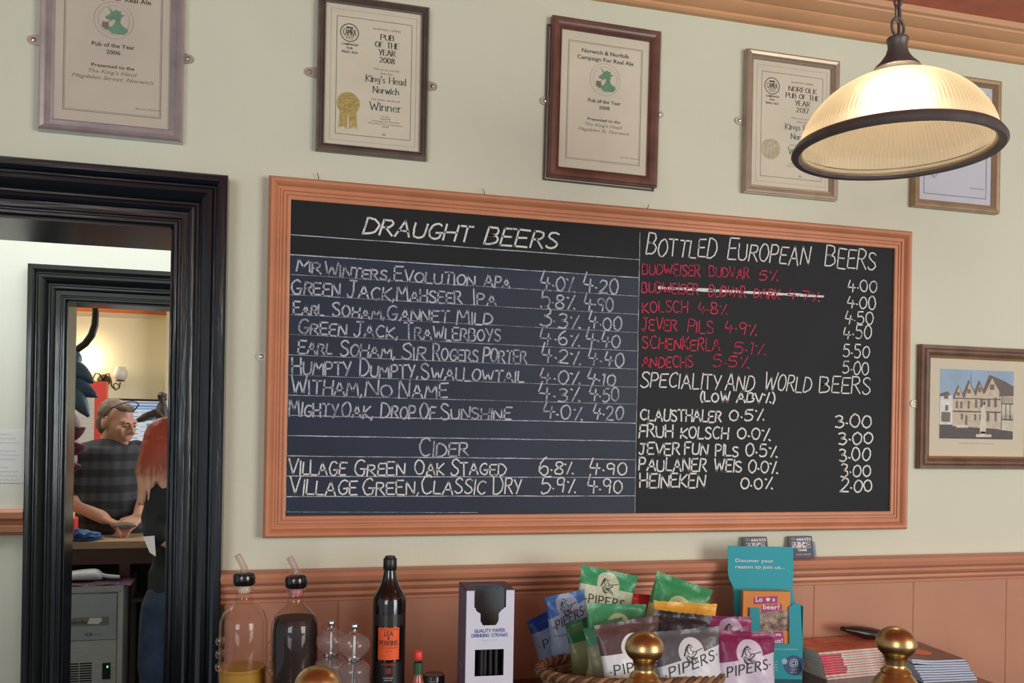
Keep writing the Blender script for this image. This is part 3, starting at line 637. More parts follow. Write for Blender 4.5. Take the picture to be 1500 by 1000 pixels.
# ================================================================== framed photographs at the right
o = (1.9, 0, 1.53)
t = thing('framed_photograph', 'brown wooden frame with a photograph of old gabled houses right of the chalkboard', 'picture', o)
PX_0, PX_1, PZ_0, PZ_1 = 1.508, 2.30, 1.5475, 1.788
b = MB(off=o); b.mould([(PX_0, PZ_0), (PX_0, PZ_1), (PX_1, PZ_1), (PX_1, PZ_0)], [(0, .004), (0, .012), (.003, .0125), (.005, .016), (.010, .019), (.015, .019), (.018, .015), (.021, .0165), (.0265, .0165), (.028, .012), (.028, 0)], 0, closed=True)
b.build('frame', mat('walnut_frame', (112, 82, 62), .38, noise=.2, scale=26, coat=.2, k=1.2), t, 30)
b = MB(off=o); b.mould([(PX_0, PZ_0), (PX_0, PZ_1), (PX_1, PZ_1), (PX_1, PZ_0)], [(-.003, .004), (-.003, .0095), (0, .013), (.001, .004)], 0, closed=True); b.build('gilt_slip', mat('gilt', (196, 160, 96), .3, metal=.7, k=1.3), t)
MB(off=o).box((PX_0 - .002, -.006, PZ_0 - .002), (PX_1 + .002, -.002, PZ_1 + .002)).build('mount_board', MNT, t)
MB(off=o).box((PX_0, -.0095, PZ_0), (PX_1, -.0090, PZ_1)).build('glass_pane', PANE, t)
plate(t, onY(1338, 591).x, onY(1338, 591).z, o, 1)
xx = onY(1498, 600).x; MB(off=o).box((xx - .0005, -.0075, PZ_0), (xx + .004, -.006, PZ_1)).build('mount_divider', MNT, t)
def street(x0, x1, z0, z1, full=True):
    W = x1 - x0; H = z1 - z0
    pr = MB(off=o).box((x0, -.0066, z0), (x1, -.006, z1)).build('photo_print', mat('photo_sky', (150, 178, 206), .5, noise=.08, scale=14, k=1.2), t)
    def poly(P_, col, lay, nm):
        b = MB(off=o); yy = -.0067 - lay * .0001
        for pl in P_: b.add([(x0 + u*W, yy, z0 + (1 - v)*H) for u, v in pl], [tuple(range(len(pl)))])
        b.build(nm, mat('photo_' + nm, col, .55, noise=.12, scale=90, k=1.2), pr, fix=False)
    def r(u0, u1, v0, v1): return [(u0, v1), (u1, v1), (u1, v0), (u0, v0)]
    poly([r(0, 1, .80, 1)], (84, 74, 68), 0, 'printed_street')
    poly([[(0, .36), (.10, .32), (.16, .40), (.16, .8), (0, .8)], [(.16, .42), (.24, .22), (.30, .35), (.38, .14), (.46, .30), (.52, .14), (.58, .28), (.66, .06), (.86, .14), (1, .22), (1, .42), (.16, .42)][:11]], (112, 92, 82), 1, 'printed_roof')
    poly([[(0, .40), (.17, .37), (.17, .80), (0, .80)]], (226, 228, 230), 2, 'printed_white_house')
    poly([[(.17, .45), (.19, .42), (.25, .25), (.31, .41), (.33, .40), (.39, .18), (.47, .37), (.48, .37), (.53, .20), (.58, .34), (.60, .34), (.70, .11), (.80, .30), (.81, .85), (.17, .82)]], (206, 192, 172), 3, 'printed_gabled_house')
    poly([[(.808, .37), (1, .36), (1, .88), (.808, .86)]], (210, 204, 190), 3, 'printed_timbered_house')
    wn = [(.20, .25), (.27, .25)]
    ws = [r(.21, .24, .46, .56), r(.27, .30, .46, .56), r(.37, .40, .45, .56), r(.47, .50, .43, .55), r(.54, .58, .42, .54), r(.64, .68, .41, .53), r(.73, .77, .39, .53), r(.22, .26, .33, .38), r(.36, .41, .28, .34), r(.51, .55, .25, .32), r(.67, .73, .20, .28),
          r(.28, .31, .64, .72), r(.34, .37, .66, .80), r(.46, .49, .64, .73), r(.53, .56, .64, .73), r(.63, .67, .62, .74), r(.74, .77, .61, .74), r(.05, .11, .37, .43), r(.07, .11, .52, .60), r(.02, .14, .62, .76)]
    poly(ws, (120, 108, 98), 4, 'printed_window')
    tb = [r(.83, 1, .47, .485), r(.83, 1, .70, .72), r(.83, .84, .37, .86)] + [r(.83 + .022*k, .837 + .022*k, .37, .47) for k in range(8)] + [r(.83 + .022*k, .837 + .022*k, .64, .70) for k in range(8)] + [r(.95, .96, .47, .7), r(.89, .90, .47, .7), r(.17, .82, .41, .425), r(.17, .82, .595, .615)]
    poly(tb, (92, 74, 62), 5, 'printed_timber')
    poly([[(.54, .92), (.555, .56), (.585, .50), (.615, .56), (.625, .92)], r(.49, .70, .93, .97), r(.55, .62, .89, .93), r(.22, .38, .80, .84)], (222, 214, 200), 6, 'printed_monument')
    poly([r(.595, .60, .42, .5), r(.585, .61, .46, .5), r(.41, .414, .05, .2)], (96, 86, 80), 7, 'printed_statue')
    b = MB(off=o); font_text(b, 'Tombland, early 20th century view', W*.5, .003, lambda a, c: Vector(((x0+x1)/2 + a, -.0061, z0 - .012 + c))); b.build('caption', INKG, t, fix=False)
street(1.542, 1.757, 1.5925, 1.760)
street(1.845, 2.06, 1.5925, 1.760)

# wall odds and ends
def nail(px_, py_, px2, py2, label, r=.0008):
    a = onY(px_, py_, -.001); c_ = onY(px2, py2, -.012); tt = thing('wire_hook', label, 'hook', a, group='wire stubs above the chalkboard')
    MB(off=a).tube([a, (a + c_) / 2 + Vector((.001, -.002, 0)), c_], r, 6).build('wire', mat('dark_wire', (70, 62, 54), .5, k=1), tt)
nail(467, 268, 464.5, 253, 'dark wire stub standing on the frame top near its left corner')
nail(710, 284, 706, 276, 'tiny pale forked wire above the middle of the chalkboard frame', .0006)
nail(946, 308, 950, 299, 'short dark wire leaning right above the chalkboard divider line')
a = onY(383, 522)
tt = thing('screw_plate', 'small zinc plate and screw at the left edge of the chalkboard frame', 'bracket', a)
plate(tt, a.x, a.z, a, 1)
# ================================================================== pendant lamp
LC = at(1312, 219, 1.35)                       # centre of the rim
ZR = LC.z
lp = thing('pendant_lamp', 'lit pendant lamp with ribbed cream glass bell shade and bronze rim hanging on a chain', 'lamp', (LC.x, LC.y, ZR))
BRZ = mat('bronze_metal', (98, 92, 90), 0.45, metal=0.25, noise=0.12, scale=40, k=1.1)
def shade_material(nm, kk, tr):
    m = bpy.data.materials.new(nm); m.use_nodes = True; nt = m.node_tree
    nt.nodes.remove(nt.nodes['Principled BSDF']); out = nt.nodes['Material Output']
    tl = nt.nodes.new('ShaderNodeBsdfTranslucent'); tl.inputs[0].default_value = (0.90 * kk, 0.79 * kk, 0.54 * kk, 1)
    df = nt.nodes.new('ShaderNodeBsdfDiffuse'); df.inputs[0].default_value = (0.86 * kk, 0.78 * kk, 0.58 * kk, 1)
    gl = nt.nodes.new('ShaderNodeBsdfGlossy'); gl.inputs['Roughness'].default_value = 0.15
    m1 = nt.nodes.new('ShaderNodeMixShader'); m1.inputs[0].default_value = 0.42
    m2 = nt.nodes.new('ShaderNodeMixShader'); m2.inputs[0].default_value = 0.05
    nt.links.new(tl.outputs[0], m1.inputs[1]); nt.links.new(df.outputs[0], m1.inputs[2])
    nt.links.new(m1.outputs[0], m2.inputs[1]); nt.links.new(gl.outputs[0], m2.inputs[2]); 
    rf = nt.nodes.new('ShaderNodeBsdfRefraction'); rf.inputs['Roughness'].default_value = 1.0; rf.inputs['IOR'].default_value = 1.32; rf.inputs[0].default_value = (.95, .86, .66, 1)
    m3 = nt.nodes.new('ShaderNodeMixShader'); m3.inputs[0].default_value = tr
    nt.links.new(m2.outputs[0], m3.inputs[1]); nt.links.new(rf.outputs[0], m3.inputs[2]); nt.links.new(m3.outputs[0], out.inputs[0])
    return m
SH = shade_material('ribbed_cream_glass', 1.0, .30); SHD = shade_material('rib_shadow_cream_glass', .93, .24)  # second glass is darker: shadow between the ribs painted into its colour
hs = .124
prof = []
for i in range(22):
    t = i / 21; a = t * PI / 2 * .885
    r = .1425 * math.sin(.215 + a * (1.36 - .215) / (PI / 2 * .885)); z = .126 * math.sqrt(max(0, 1 - (r / .1425) ** 2)) - .012
    prof.append((r, z))
prof[-1] = (.1395, .004)
ribf = lambda i: .011 * math.cos(i * PI / 2)
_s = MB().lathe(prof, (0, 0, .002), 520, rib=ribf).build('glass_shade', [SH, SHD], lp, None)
for _v in _s.data.vertices[-520 * 2:]:
    _r = math.hypot(_v.co.x, _v.co.y); _k = (.1395 if _v.index >= 520 * 21 else .1385) / _r; _v.co.x *= _k; _v.co.y *= _k
_s.data.polygons.foreach_set('use_smooth', [True] * (21 * 520))
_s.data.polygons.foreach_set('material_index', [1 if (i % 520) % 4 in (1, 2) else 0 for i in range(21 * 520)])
MB().tube([(.1375 * math.cos(a), .1375 * math.sin(a), .004) for a in [i*2*PI/72 for i in range(72)]], .0036, 8, closed=True).build('glass_lip', SH, lp, 60)
rp = [(.139, .010), (.141, .012), (.146, .010), (.1515, .002), (.152, -.002), (.149, -.006), (.141, -.005), (.1375, -.001), (.1375, .006), (.139, .010)]
MB().lathe(rp, (0, 0, 0), 72).build('rim', BRZ, lp, 40)
cp = [(.0, hs + .050), (.006, hs + .050), (.010, hs + .046), (.0155, hs + .045), (.0165, hs + .042), (.0145, hs + .038), (.014, hs + .030), (.017, hs + .020), (.024, hs + .010), (.032, hs + .002), (.034, hs - .002), (.030, hs - .004), (0, hs - .003)]
MB().lathe(cp, (0, 0, 0), 36).build('cap', BRZ, lp, 40)
MB().tube([(.014 * math.cos(a), 0, hs + .062 + .014 * math.sin(a)) for a in [i*2*PI/20 for i in range(20)]], .0022, 8, closed=True, T=Matrix.Rotation(rad(15), 4, 'Z')).build('loop', BRZ, lp, 50)
z = hs + .083
k = 0
while z + ZR < CEIL - .02:
    pts = []
    for i in range(20):
        a = i*2*PI/20; pts.append((.0065 * math.cos(a), 0, .014 * math.sin(a)))
    T = Matrix.Translation((0, 0, z)) @ Matrix.Rotation(rad(20 + 90 * (k % 2)), 4, 'Z')
    MB().tube(pts, .0016, 6, closed=True, T=T).build('chain_link', BRZ, lp, 50); z += .0225; k += 1
MB().tube([(.002, 0, hs + .048), (.004, .003, hs + .10), (-.002, .004, hs + .2), (.002, 0, hs + .3), (0, 0, CEIL - ZR - .012)], .0024, 8).build('flex', mat('brown_flex', (84, 66, 54), .6, k=1), lp, 50)
MB().lathe([(0, CEIL - ZR - .03), (.02, CEIL - ZR - .028), (.045, CEIL - ZR - .012), (.05, CEIL - ZR)], (0, 0, 0), 32).build('ceiling_rose', BRZ, lp, 40)
MB().lathe([(.0, .060), (.010, .061), (.017, .067), (.020, .076), (.018, .088), (.012, .098), (.010, .106), (0, .106)], (0, 0, 0), 24).build('bulb', mat('lamp_bulb', (255, 225, 170), .4, noise=0, emit=(255, 226, 176), estr=10, k=1), lp, 50)
MB().lathe([(0, .122), (.013, .122), (.013, .104), (0, .104)], (0, 0, 0), 20).build('bulb_holder', BRZ, lp, 40)
lb = point('bulb_light', (LC.x, LC.y, ZR + .078), 7.2, (1.0, 0.80, 0.64), 0.022)

# ================================================================== things on the back bar
CT = 1.0745
def toward_cam(x, y): return math.atan2(CAM.y - y, CAM.x - x)
def cyl(R, ca, z0, ang_w=1.0):
    """map (u,v) onto an upright cylinder facing angle ca"""
    return lambda u, v: Vector((R * math.cos(ca + u / R), R * math.sin(ca + u / R), z0 + v))
def patch(mb, R, ca, hw, z0, z1, n=16):
    v = []; 
    for i in range(n+1):
        a = ca - hw/R + 2*hw/R*i/n; v += [(R*math.cos(a), R*math.sin(a), z0), (R*math.cos(a), R*math.sin(a), z1)]
    return mb.add(v, [(2*i, 2*i+2, 2*i+3, 2*i+1) for i in range(n)])
# two pourer bottles
BG = thin_glass('bottle_glass', (0.96, 0.92, 0.89), 0.03, 1.0)
def pourer_bottle(label, px, dep, liquid, lc, z_liq, neck_col, spin):
    p = at(px, 900, dep); t = thing('pourer_bottle', label, 'bottle', (p.x, p.y, CT), group='glass bottles with free-flow pourers')
    R = .0405
    prof = [(0, .001), (.030, .0), (.037, .004), (R, .012), (R, .175), (.0395, .186), (.034, .200), (.025, .209), (.0165, .216), (.0135, .224), (.0135, .235), (.0155, .237), (.0155, .243), (.0125, .246)]
    MB().lathe(prof, (0, 0, 0), 40).build('glass_body', BG, t, 50)
    lp_ = [(0, .004), (.034, .004), (R - .003, .014), (R - .003, min(z_liq, .172))] 
    if z_liq > .172: lp_ += [(R - .004, .180), (.0345, z_liq)]
    lp_ += [(0, z_liq + .0005)]
    MB().lathe(lp_, (0, 0, 0), 40).build('liquid', liquid, t, 50)
    # raised ribs and moulded finger grips on the glass
    for zz in (.020, .060, .10):
        MB().lathe([(R, zz), (R + .0015, zz + .002), (R, zz + .004)], (0, 0, 0), 40).build('glass_band', BG, t, 50)
    ca = toward_cam(p.x, p.y)
    for i, s in enumerate((.150, .128, .106)):
        c_ = ca - PI/2 - .1
        MB().tube([(R * .97 * math.cos(c_ + a), R * .97 * math.sin(c_ + a), s) for a in (-.5, -.3, 0, .3, .5)], [.003, .006, .0075, .006, .003], 10).build('finger_grip', BG, t, 50)
    mb = MB()
    for txt, z0, w_ in (('1L', .138, .010), ('PURE', .118, .026), ('750', .092, .02)):
        f = cyl(R + .0006, ca, z0); letters(mb, txt, w_, .009, (lambda f, w_: lambda u, v: f(u - w_/2, v))(f, w_), .0009)
    MB().lathe([(0, .232), (.0115, .234), (.0115, .246), (0, .246)], (0, 0, 0), 20).build('cork_sleeve', neck_col, t, 50)
    MB().lathe([(0, .246), (.016, .246), (.0185, .249), (.0187, .262), (.017, .266), (.011, .268), (0, .269)], (0, 0, 0), 32).build('pourer_collar', mat('black_plastic', (22, 22, 24), .15, noise=0, coat=.5, k=1), t, 40)
    T = Matrix.Rotation(spin, 4, 'Z')
    MB().tube([(0, 0, .266), (0, 0, .274), (-.004, 0, .283), (-.012, 0, .298)], [.0085, .0062, .0055, .0052], 12, T=T).build('spout', thin_glass('clear_plastic', (.86, .80, .76), .08, 1.0, .22, (214, 196, 186)), t, 50)
    return t
pourer_bottle('leftmost clear glass pourer bottle holding a little yellow oil, beside the black door frame', 357, 1.53, mat('yellow_oil', (176, 140, 56), .5, noise=.06, scale=6, k=1.2), None, .106, mat('pale_cork', (190, 180, 160), .6), rad(8))
pourer_bottle('glass pourer bottle filled with dark red liquid beside the salt mill', 433, 1.515, mat('dark_red_liquid', (30, 8, 11), .6, noise=.1, scale=5, k=1.0), None, .195, mat('pink_sleeve', (176, 110, 122), .5), rad(8))
# mills
def mill(label, px, dep, hgt, fill, top):
    p = at(px, 900, dep); t = thing('condiment_mill', label, 'mill', (p.x, p.y, CT), group='acrylic condiment mills')
    s = hgt / .178
    bp_ = [(0, .0), (.026, 0), (.027, .004), (.0255, .010), (.0255, .100), (.0265, .108), (.026, .114), (.020, .120), (.013, .124)]
    ac = thin_glass('acrylic', (.93, .91, .91), .03, 1.0, .12, (214, 200, 198))
    MB().lathe([(r, z * s) for r, z in bp_], (0, 0, 0), 36).build('acrylic_body', ac, t, 40)
    MB().lathe([(0, .006 * s), (.0225, .006 * s), (.0225, top * s), (0, top * s + .003)], (0, 0, 0), 30).build('grain_filling', fill, t, 50)
    MB().lathe([(0, .004), (.004, .004), (.004, .125 * s), (.003, .16 * s), (0, .16 * s)], (0, 0, 0), 14).build('rod', CHROME, t, 50)
    for zz in (.121, .126): MB().lathe([(.004, (zz - .002) * s), (.0125, (zz - .0015) * s), (.0125, (zz + .0015) * s), (.004, (zz + .002) * s)], (0, 0, 0), 28).build('grip_ring', CHROME, t, 50)
    hp = [(.010, .129), (.017, .131), (.0235, .139), (.0255, .147), (.0235, .155), (.016, .1605), (.008, .163)]
    MB().lathe([(r, z * s) for r, z in hp], (0, 0, 0), 36).build('acrylic_head', ac, t, 50)
    MB().lathe([(0, .163 * s), (.009, .163 * s), (.007, .166 * s), (.003, .167 * s), (.003, .169 * s), (.0055, .1715 * s), (.0062, .1745 * s), (.005, .1775 * s), (0, .179 * s)], (0, 0, 0), 24).build('knob', CHROME, t, 50)
mill('clear salt mill with white salt and chrome ball knob beside the dark red bottle', 486, 1.50, .194, mat('salt', (224, 222, 220), .8, bump=.5, bscale=300), .075)
mill('clear pepper mill with dark peppercorns, nearer the brown sauce bottle', 520, 1.47, .196, mat('peppercorns', (52, 42, 44), .7, noise=.5, scale=150, bump=1, bscale=200, k=1), .055)
# worcester sauce bottle
p = at(570, 900, 1.57); t = thing('sauce_bottle', 'tall near-black sauce bottle with an orange label reading LEA & PERRINS', 'bottle', (p.x, p.y, CT)); ca = toward_cam(p.x, p.y)
R = .0295
DG = mat('dark_brown_glass', (18, 12, 11), .08, noise=0, coat=.6, k=1)
MB().lathe([(0, .001), (.024, 0), (.0285, .003), (R, .008), (R, .214), (.0280, .226), (.0223, .2345), (.0165, .245), (.0133, .256), (.0113, .266), (.0105, .274), (0, .274)], (0, 0, 0), 40).build('glass_body', DG, t, 40)
MB().lathe([(0, .270), (.0108, .270), (.0120, .272), (.0120, .289), (.0110, .291), (.009, .2915), (.009, .2945), (0, .2945)], (0, 0, 0), 32).build('cap', mat('black_cap', (26, 26, 26), .35, noise=0, k=1), t, 40)
OR = mat('orange_label', (232, 92, 40), .5, noise=.04, scale=40, k=1.2)
lbm = MB(); patch(lbm, R + .0004, ca, .0195, .118, .174); lb_ = lbm.build('front_label', OR, t, fix=False)
m = MB()
for txt, z0, w_, h in (('LEA', .1605, .0145, .0072), ('&', .1545, .0035, .004), ('PERRINS', .1435, .033, .0078)):
    f = cyl(R + .0009, ca, z0); letters(m, txt, w_, h, (lambda f, w_: lambda u, v: f(u - w_/2, v))(f, w_), .0011, gap=.14, serif=True)
m.build('brand_lettering', INK, lb_, fix=False)
m = MB(); font_text(m, 'THE ORIGINAL & GENUINE', .032, .0022, cyl(R + .0009, ca, .170)); font_text(m, 'WORCESTERSHIRE SAUCE', .034, .0024, cyl(R + .0009, ca, .138)); font_text(m, 'SINCE 1837', .012, .0018, cyl(R + .0009, ca, .133)); m.build('small_lettering', mat('label_red_print', (170, 50, 26), .6, noise=0), lb_, fix=False)
m = MB(); patch(m, R + .0003, ca, .030, .176, .196); m.build('neck_band', mat('dark_band', (46, 42, 40), .3, noise=.1, k=1), t, fix=False)
lbm = MB(); patch(lbm, R + .0003, ca, .028, .02, .114); l2 = lbm.build('lower_label', mat('black_label', (28, 26, 26), .4, noise=0, k=1), t, fix=False)
m = MB(); font_text(m, 'WORCESTERSHIRE', .026, .0024, cyl(R + .0008, ca, .109)); m.build('lower_lettering', mat('label_red_print2', (196, 70, 50), .6, noise=0), l2, fix=False)
m = MB(); patch(m, R + .0007, ca, .005, .094, .104, 4); m.build('royal_warrant_panel', mat('crest_red', (150, 46, 40), .5, noise=.4, scale=300), l2, fix=False)
m = MB(); font_text(m, 'BY APPOINTMENT', .018, .002, cyl(R + .0008, ca, .086)); font_text(m, 'PURVEYORS', .014, .002, cyl(R + .0008, ca, .082)); m.build('pale_lettering', WHITEP, l2, fix=False)
# pepper sauce
p = at(614, 900, 1.46); t = thing('hot_sauce_bottle', 'small hot sauce bottle with red cap and white diamond label', 'bottle', (p.x, p.y, CT)); ca = toward_cam(p.x, p.y)
R = .0155
MB().lathe([(0, 0), (.0145, .001), (R, .004), (R, .082), (.0135, .094), (.009, .106), (.0068, .114), (.0068, .128), (0, .128)], (0, 0, 0), 32).build('glass_body', mat('pepper_sauce', (170, 84, 62), .12, noise=.08, coat=.6, k=1.1), t, 40)
m = MB(); m.lathe([(.0072, .118), (.0078, .118), (.0076, .137), (.0070, .137)], (0, 0, 0), 24); m.build('green_neck_foil', mat('green_foil', (40, 78, 46), .4, noise=.1), t, 40)
MB().lathe([(0, .128), (.0062, .128), (.0062, .143), (0, .143)], (0, 0, 0), 20).build('neck_glass', GLASS, t, 40)
MB().lathe([(0, .142), (.0072, .142), (.0074, .144), (.0072, .154), (.006, .156), (0, .156)], (0, 0, 0), 28).build('red_cap', mat('red_plastic', (204, 44, 40), .35, noise=0), t, 40)
m = MB(); f = cyl(R + .0005, ca, .072); v = [f(u / 6 * .0165 * (1), 0) for u in range(0)]
rows_ = [(-.030, .0005), (-.022, .0055), (-.014, .0105), (-.006, .0150), (0, .0160), (.006, .0150), (.014, .0105), (.022, .0055), (.028, .0005)]
vv = []
for zz, hw in rows_: vv += [f(hw * k_ / 5, zz) for k_ in range(-5, 6)]
m.add(vv, [(11*i + j, 11*i + j + 1, 11*(i+1) + j + 1, 11*(i+1) + j) for i in range(8) for j in range(10)]); dl = m.build('diamond_label', mat('label_white', (222, 220, 222), .6, noise=0), t, fix=False)
m = MB(); f2 = cyl(R + .0010, ca, .069); letters(m, 'TABASCO', .0275, .0058, lambda u, v: f2(u - .01375, v), .0010, gap=.14); m.build('label_lettering', INK, dl, fix=False)
m = MB(); font_text(m, 'MCILHENNY CO.', .014, .0017, cyl(R + .0010, ca, .081)); font_text(m, 'PEPPER SAUCE', .014, .0017, cyl(R + .0010, ca, .061)); m.build('red_small_lettering', mat('label_red_print', (170, 50, 26)), dl, fix=False)
# jar
p = at(637, 900, 1.56); t = thing('condiment_jar', 'small squat jar with black lid between the hot sauce and the straw box', 'jar', (p.x, p.y, CT)); ca = toward_cam(p.x, p.y)
R = .0185
MB().lathe([(0, 0), (R - .002, .001), (R, .004), (R, .060), (R - .002, .066), (.016, .070), (0, .070)], (0, 0, 0), 32).build('glass_body', mat('dark_preserve', (52, 38, 34), .1, noise=.2, coat=.6, k=1), t, 40)
MB().lathe([(.016, .068), (.0188, .069), (.0192, .072), (.0192, .088), (.018, .0905), (.0165, .090), (0, .0895)], (0, 0, 0), 36).build('lid', mat('black_lid', (34, 32, 34), .25, noise=0, coat=.4, k=1), t, 40)
m = MB(); patch(m, R + .0005, ca, .024, .018, .062); jl = m.build('paper_label', mat('jar_label', (206, 202, 180), .7, noise=.15, scale=90), t, fix=False)
m = MB(); patch(m, R + .0008, ca, .024, .058, .0645); font_text(m, 'TEWKESBURY', .02, .0025, cyl(R + .001, ca, .050)); font_text(m, 'MUSTARD', .016, .003, cyl(R + .001, ca, .044)); ribbon(m, [(.008, .020), (.013, .030), (.012, .045)], .002, cyl(R + .001, ca, 0)); m.build('label_print', INK, jl, fix=False)
m = MB(); font_text(m, 'SUCH STUFF', .016, .002, cyl(.0195, ca, .081)); font_text(m, 'AS DREAMS', .014, .002, cyl(.0195, ca, .077)); m.build('lid_lettering', WHITEP, t, fix=False)

# straw box: white front with T-shaped cut and square window
fl = at(683, 990, 1.50); W = .0835; Dp = .083; Hb = .2485
bx = thing('drinking_straw_box', 'tall white and violet card dispenser of black paper drinking straws', 'box', (fl.x + W/2, fl.y + Dp/2, CT), (0, 0, rad(-3)))
VIO = mat('violet_card', (112, 98, 118), .6, noise=.08, scale=20, k=1.15); WCD = mat('white_card', (206, 210, 226), .6, noise=.02, k=1.15)
x0, x1, y0, y1 = -W/2, W/2, -Dp/2, Dp/2; th = .0009
cut = [(-.0275, Hb), (-.0275, Hb - .030), (-.022, Hb - .0365), (-.0165, Hb - .040), (-.0165, Hb - .052), (-.012, Hb - .060), (.0105, Hb - .060), (.0150, Hb - .052), (.0150, Hb - .040), (.020, Hb - .0345), (.0275, Hb - .030), (.0275, Hb)]
wz0, wz1, wx0, wx1 = Hb - .146, Hb - .101, -.025, .025
def front():
    b_ = MB()
    # left column, right column, and strips between the openings
    b_.prism([(x0, 0), (wx0, 0), (wx0, wz1), (wx0, Hb - .030), (-.0275, Hb - .030), (-.0275, Hb), (x0, Hb)][::1], y0, y0 + th)
    b_.prism([(wx1, 0), (x1, 0), (x1, Hb), (.0275, Hb), (.0275, Hb - .030), (wx1, Hb - .030)], y0, y0 + th)
    b_.prism([(wx0, 0), (wx1, 0), (wx1, wz0), (wx0, wz0)], y0, y0 + th)
    b_.prism([(wx0, wz1), (0, wz1), (0, Hb - .060), (-.012, Hb - .060), (-.0165, Hb - .052), (-.0165, Hb - .040), (-.022, Hb - .0365), (wx0, Hb - .0335)], y0, y0 + th)
    b_.prism([(0, wz1), (wx1, wz1), (wx1, Hb - .031), (.020, Hb - .0345), (.0150, Hb - .040), (.0150, Hb - .052), (.0105, Hb - .060), (0, Hb - .060)], y0, y0 + th)
    return b_.build('front_panel', WCD, bx)
fp_ = front()
MB().box((x0, y0, 0), (x0 + th, y1, Hb)).build('side_panel', VIO, bx); MB().box((x1 - th, y0 + th, 0), (x1, y1, Hb)).build('side_panel', VIO, bx)
MB().box((x0, y1 - th, 0), (x1, y1, Hb)).build('back_panel', mat('grey_card', (150, 158, 158), .7, k=1.1), bx); MB().box((x0, y0, 0), (x1, y1, th)).build('base_panel', VIO, bx)
b_ = MB(); b_.box((x0, y0, Hb - th), (-.0275, y1, Hb)); b_.box((.0275, y0, Hb - th), (x1, y1, Hb)); b_.box((-.0275, y0 + .05, Hb - th), (.0275, y1, Hb)); b_.build('top_panel', VIO, bx)
rs = random.Random(2)
for i in range(60):
    cx_, cy_ = rs.uniform(x0 + .008, x1 - .008), rs.uniform(y0 + .010, y1 - .008); lx = rs.uniform(-.004, .004)
    if i > 3 and cy_ > .01: continue
    MB().tube([(cx_, cy_, .004), (cx_ + lx, cy_ + rs.uniform(-.003, .003), .155 + rs.uniform(-.004, .004))], .0032, 8).build('paper_straw', mat('black_paper_straw', (38, 38, 42), .6, noise=0, k=1.0), bx, 50)
BLU = mat('blue_print', (64, 92, 150), .6, noise=0, k=1.1)
def bf(u, v): return Vector((u, y0 - .0003, v))
m = MB(); letters(m, 'QUALITY PAPER', .052, .0052, lambda u, v: bf(u - .026, Hb - .0715 + v), .0011, gap=.16); letters(m, 'DRINKING STRAWS', .062, .0052, lambda u, v: bf(u - .031, Hb - .0795 + v), .0011, gap=.16); m.build('blue_lettering', BLU, fp_, fix=False)
m = MB(); font_text(m, 'Approx. 250', .028, .0035, lambda u, v: bf(u, Hb - .087 + v)); m.build('grey_lettering', mat('grey_print', (170, 176, 190), .6, noise=0), fp_, fix=False)
m = MB(); font_text(m, 'Bio', .0150, .0072, lambda u, v: bf(u - .0105, Hb - .168 + v), bold=.02); m.build('brand_lettering', BLU, fp_, fix=False)
m = MB(); font_text(m, 'Ware', .018, .0072, lambda u, v: bf(u + .009, Hb - .168 + v)); m.build('pale_brand_lettering', mat('pale_blue_print', (168, 182, 208), .6, noise=0), fp_, fix=False)
m = MB(); font_text(m, 'BIO-STRAW', .035, .004, lambda u, v: Vector((x0 - .0003, -u, v + .11))); m.build('side_lettering', mat('grey_print', (170, 176, 190), .6, noise=0), bx, fix=False)

# ================================================================== teal leaflet display
TEAL = mat('teal_card', (38, 158, 172), .55, noise=.02, k=1.15)
TEALD = mat('teal_card_inside', (22, 110, 124), .6, noise=.02, k=1.1)
dsp = thing('leaflet_display', 'teal card leaflet stand reading Discover your reason to join us', 'display stand', (1.025, -.085, CT), (0, 0, rad(-14)))
# local frame: x along the board, z up
def dp(px, py, yy): 
    q_ = onY(px, py, yy); return q_
Hd = .278
bk = [(-.048, .001), (.086, .001), (.082, .20), (.052, .205), (.066, .235), (.064, Hd - .002), (-.082, Hd - .004), (-.080, .235), (-.0765, .21), (-.064, .185), (-.062, .12)]
bk = [(-.056, .0), (.078, .0), (.075, .155), (.0695, .168), (.066, .19), (.068, .215), (.0665, Hd), (-.0755, Hd), (-.0745, .222), (-.0715, .207), (-.062, .188), (-.058, .12)]
b_ = MB(); b_.prism(bk, -.0008, .0008); bp_ = b_.build('back_board', TEAL, dsp)
m = MB(); m.prism([(-.04, 0), (.05, 0), (.02, .2), (-.02, .2)], .001, .002, T=Matrix.Rotation(rad(-12), 4, 'X')); m.build('rear_strut', TEALD, dsp)
m = MB()
for txt, z0, w_ in (('Discover your', .2435, .083), ('reason to join us...', .2300, .107)): font_text(m, txt, w_, .0078, (lambda z0: lambda u, v: Vector((-.0585 + u, -.0013, z0 + v)))(z0), 'l')
m.build('white_lettering', WHITEP, bp_, fix=False)
# pocket: front, two sides, base; window shows the leaflet
fw0, fw1 = -.054, .081; py_ = -.030
b_ = MB()
b_.prism([(fw0, 0), (fw1, 0), (fw1 - .001, .075), (fw0, .075)], py_ - .0005, py_ + .0005)
b_.prism([(fw0, .075), (.012 - .022, .075), (-.016, .100), (-.020, .150), (-.036, .150), (fw0 + .0, .150)], py_ - .0005, py_ + .0005) if False else None
b_.prism([(-.034, .075), (-.009, .075), (-.011, .110), (-.013, .151), (-.034, .151)], py_ - .0005, py_ + .0005)
b_.prism([(.052, .075), (fw1 - .001, .075), (fw1 - .006, .158), (.064, .163), (.050, .1535)], py_ - .0005, py_ + .0005)
fpk = b_.build('front_pocket', TEAL, dsp)
MB().box((fw0, py_, 0), (fw0 + .001, 0, .075)).box((-.035, py_, .075), (-.034, 0, .151)).build('pocket_side', TEALD, dsp)
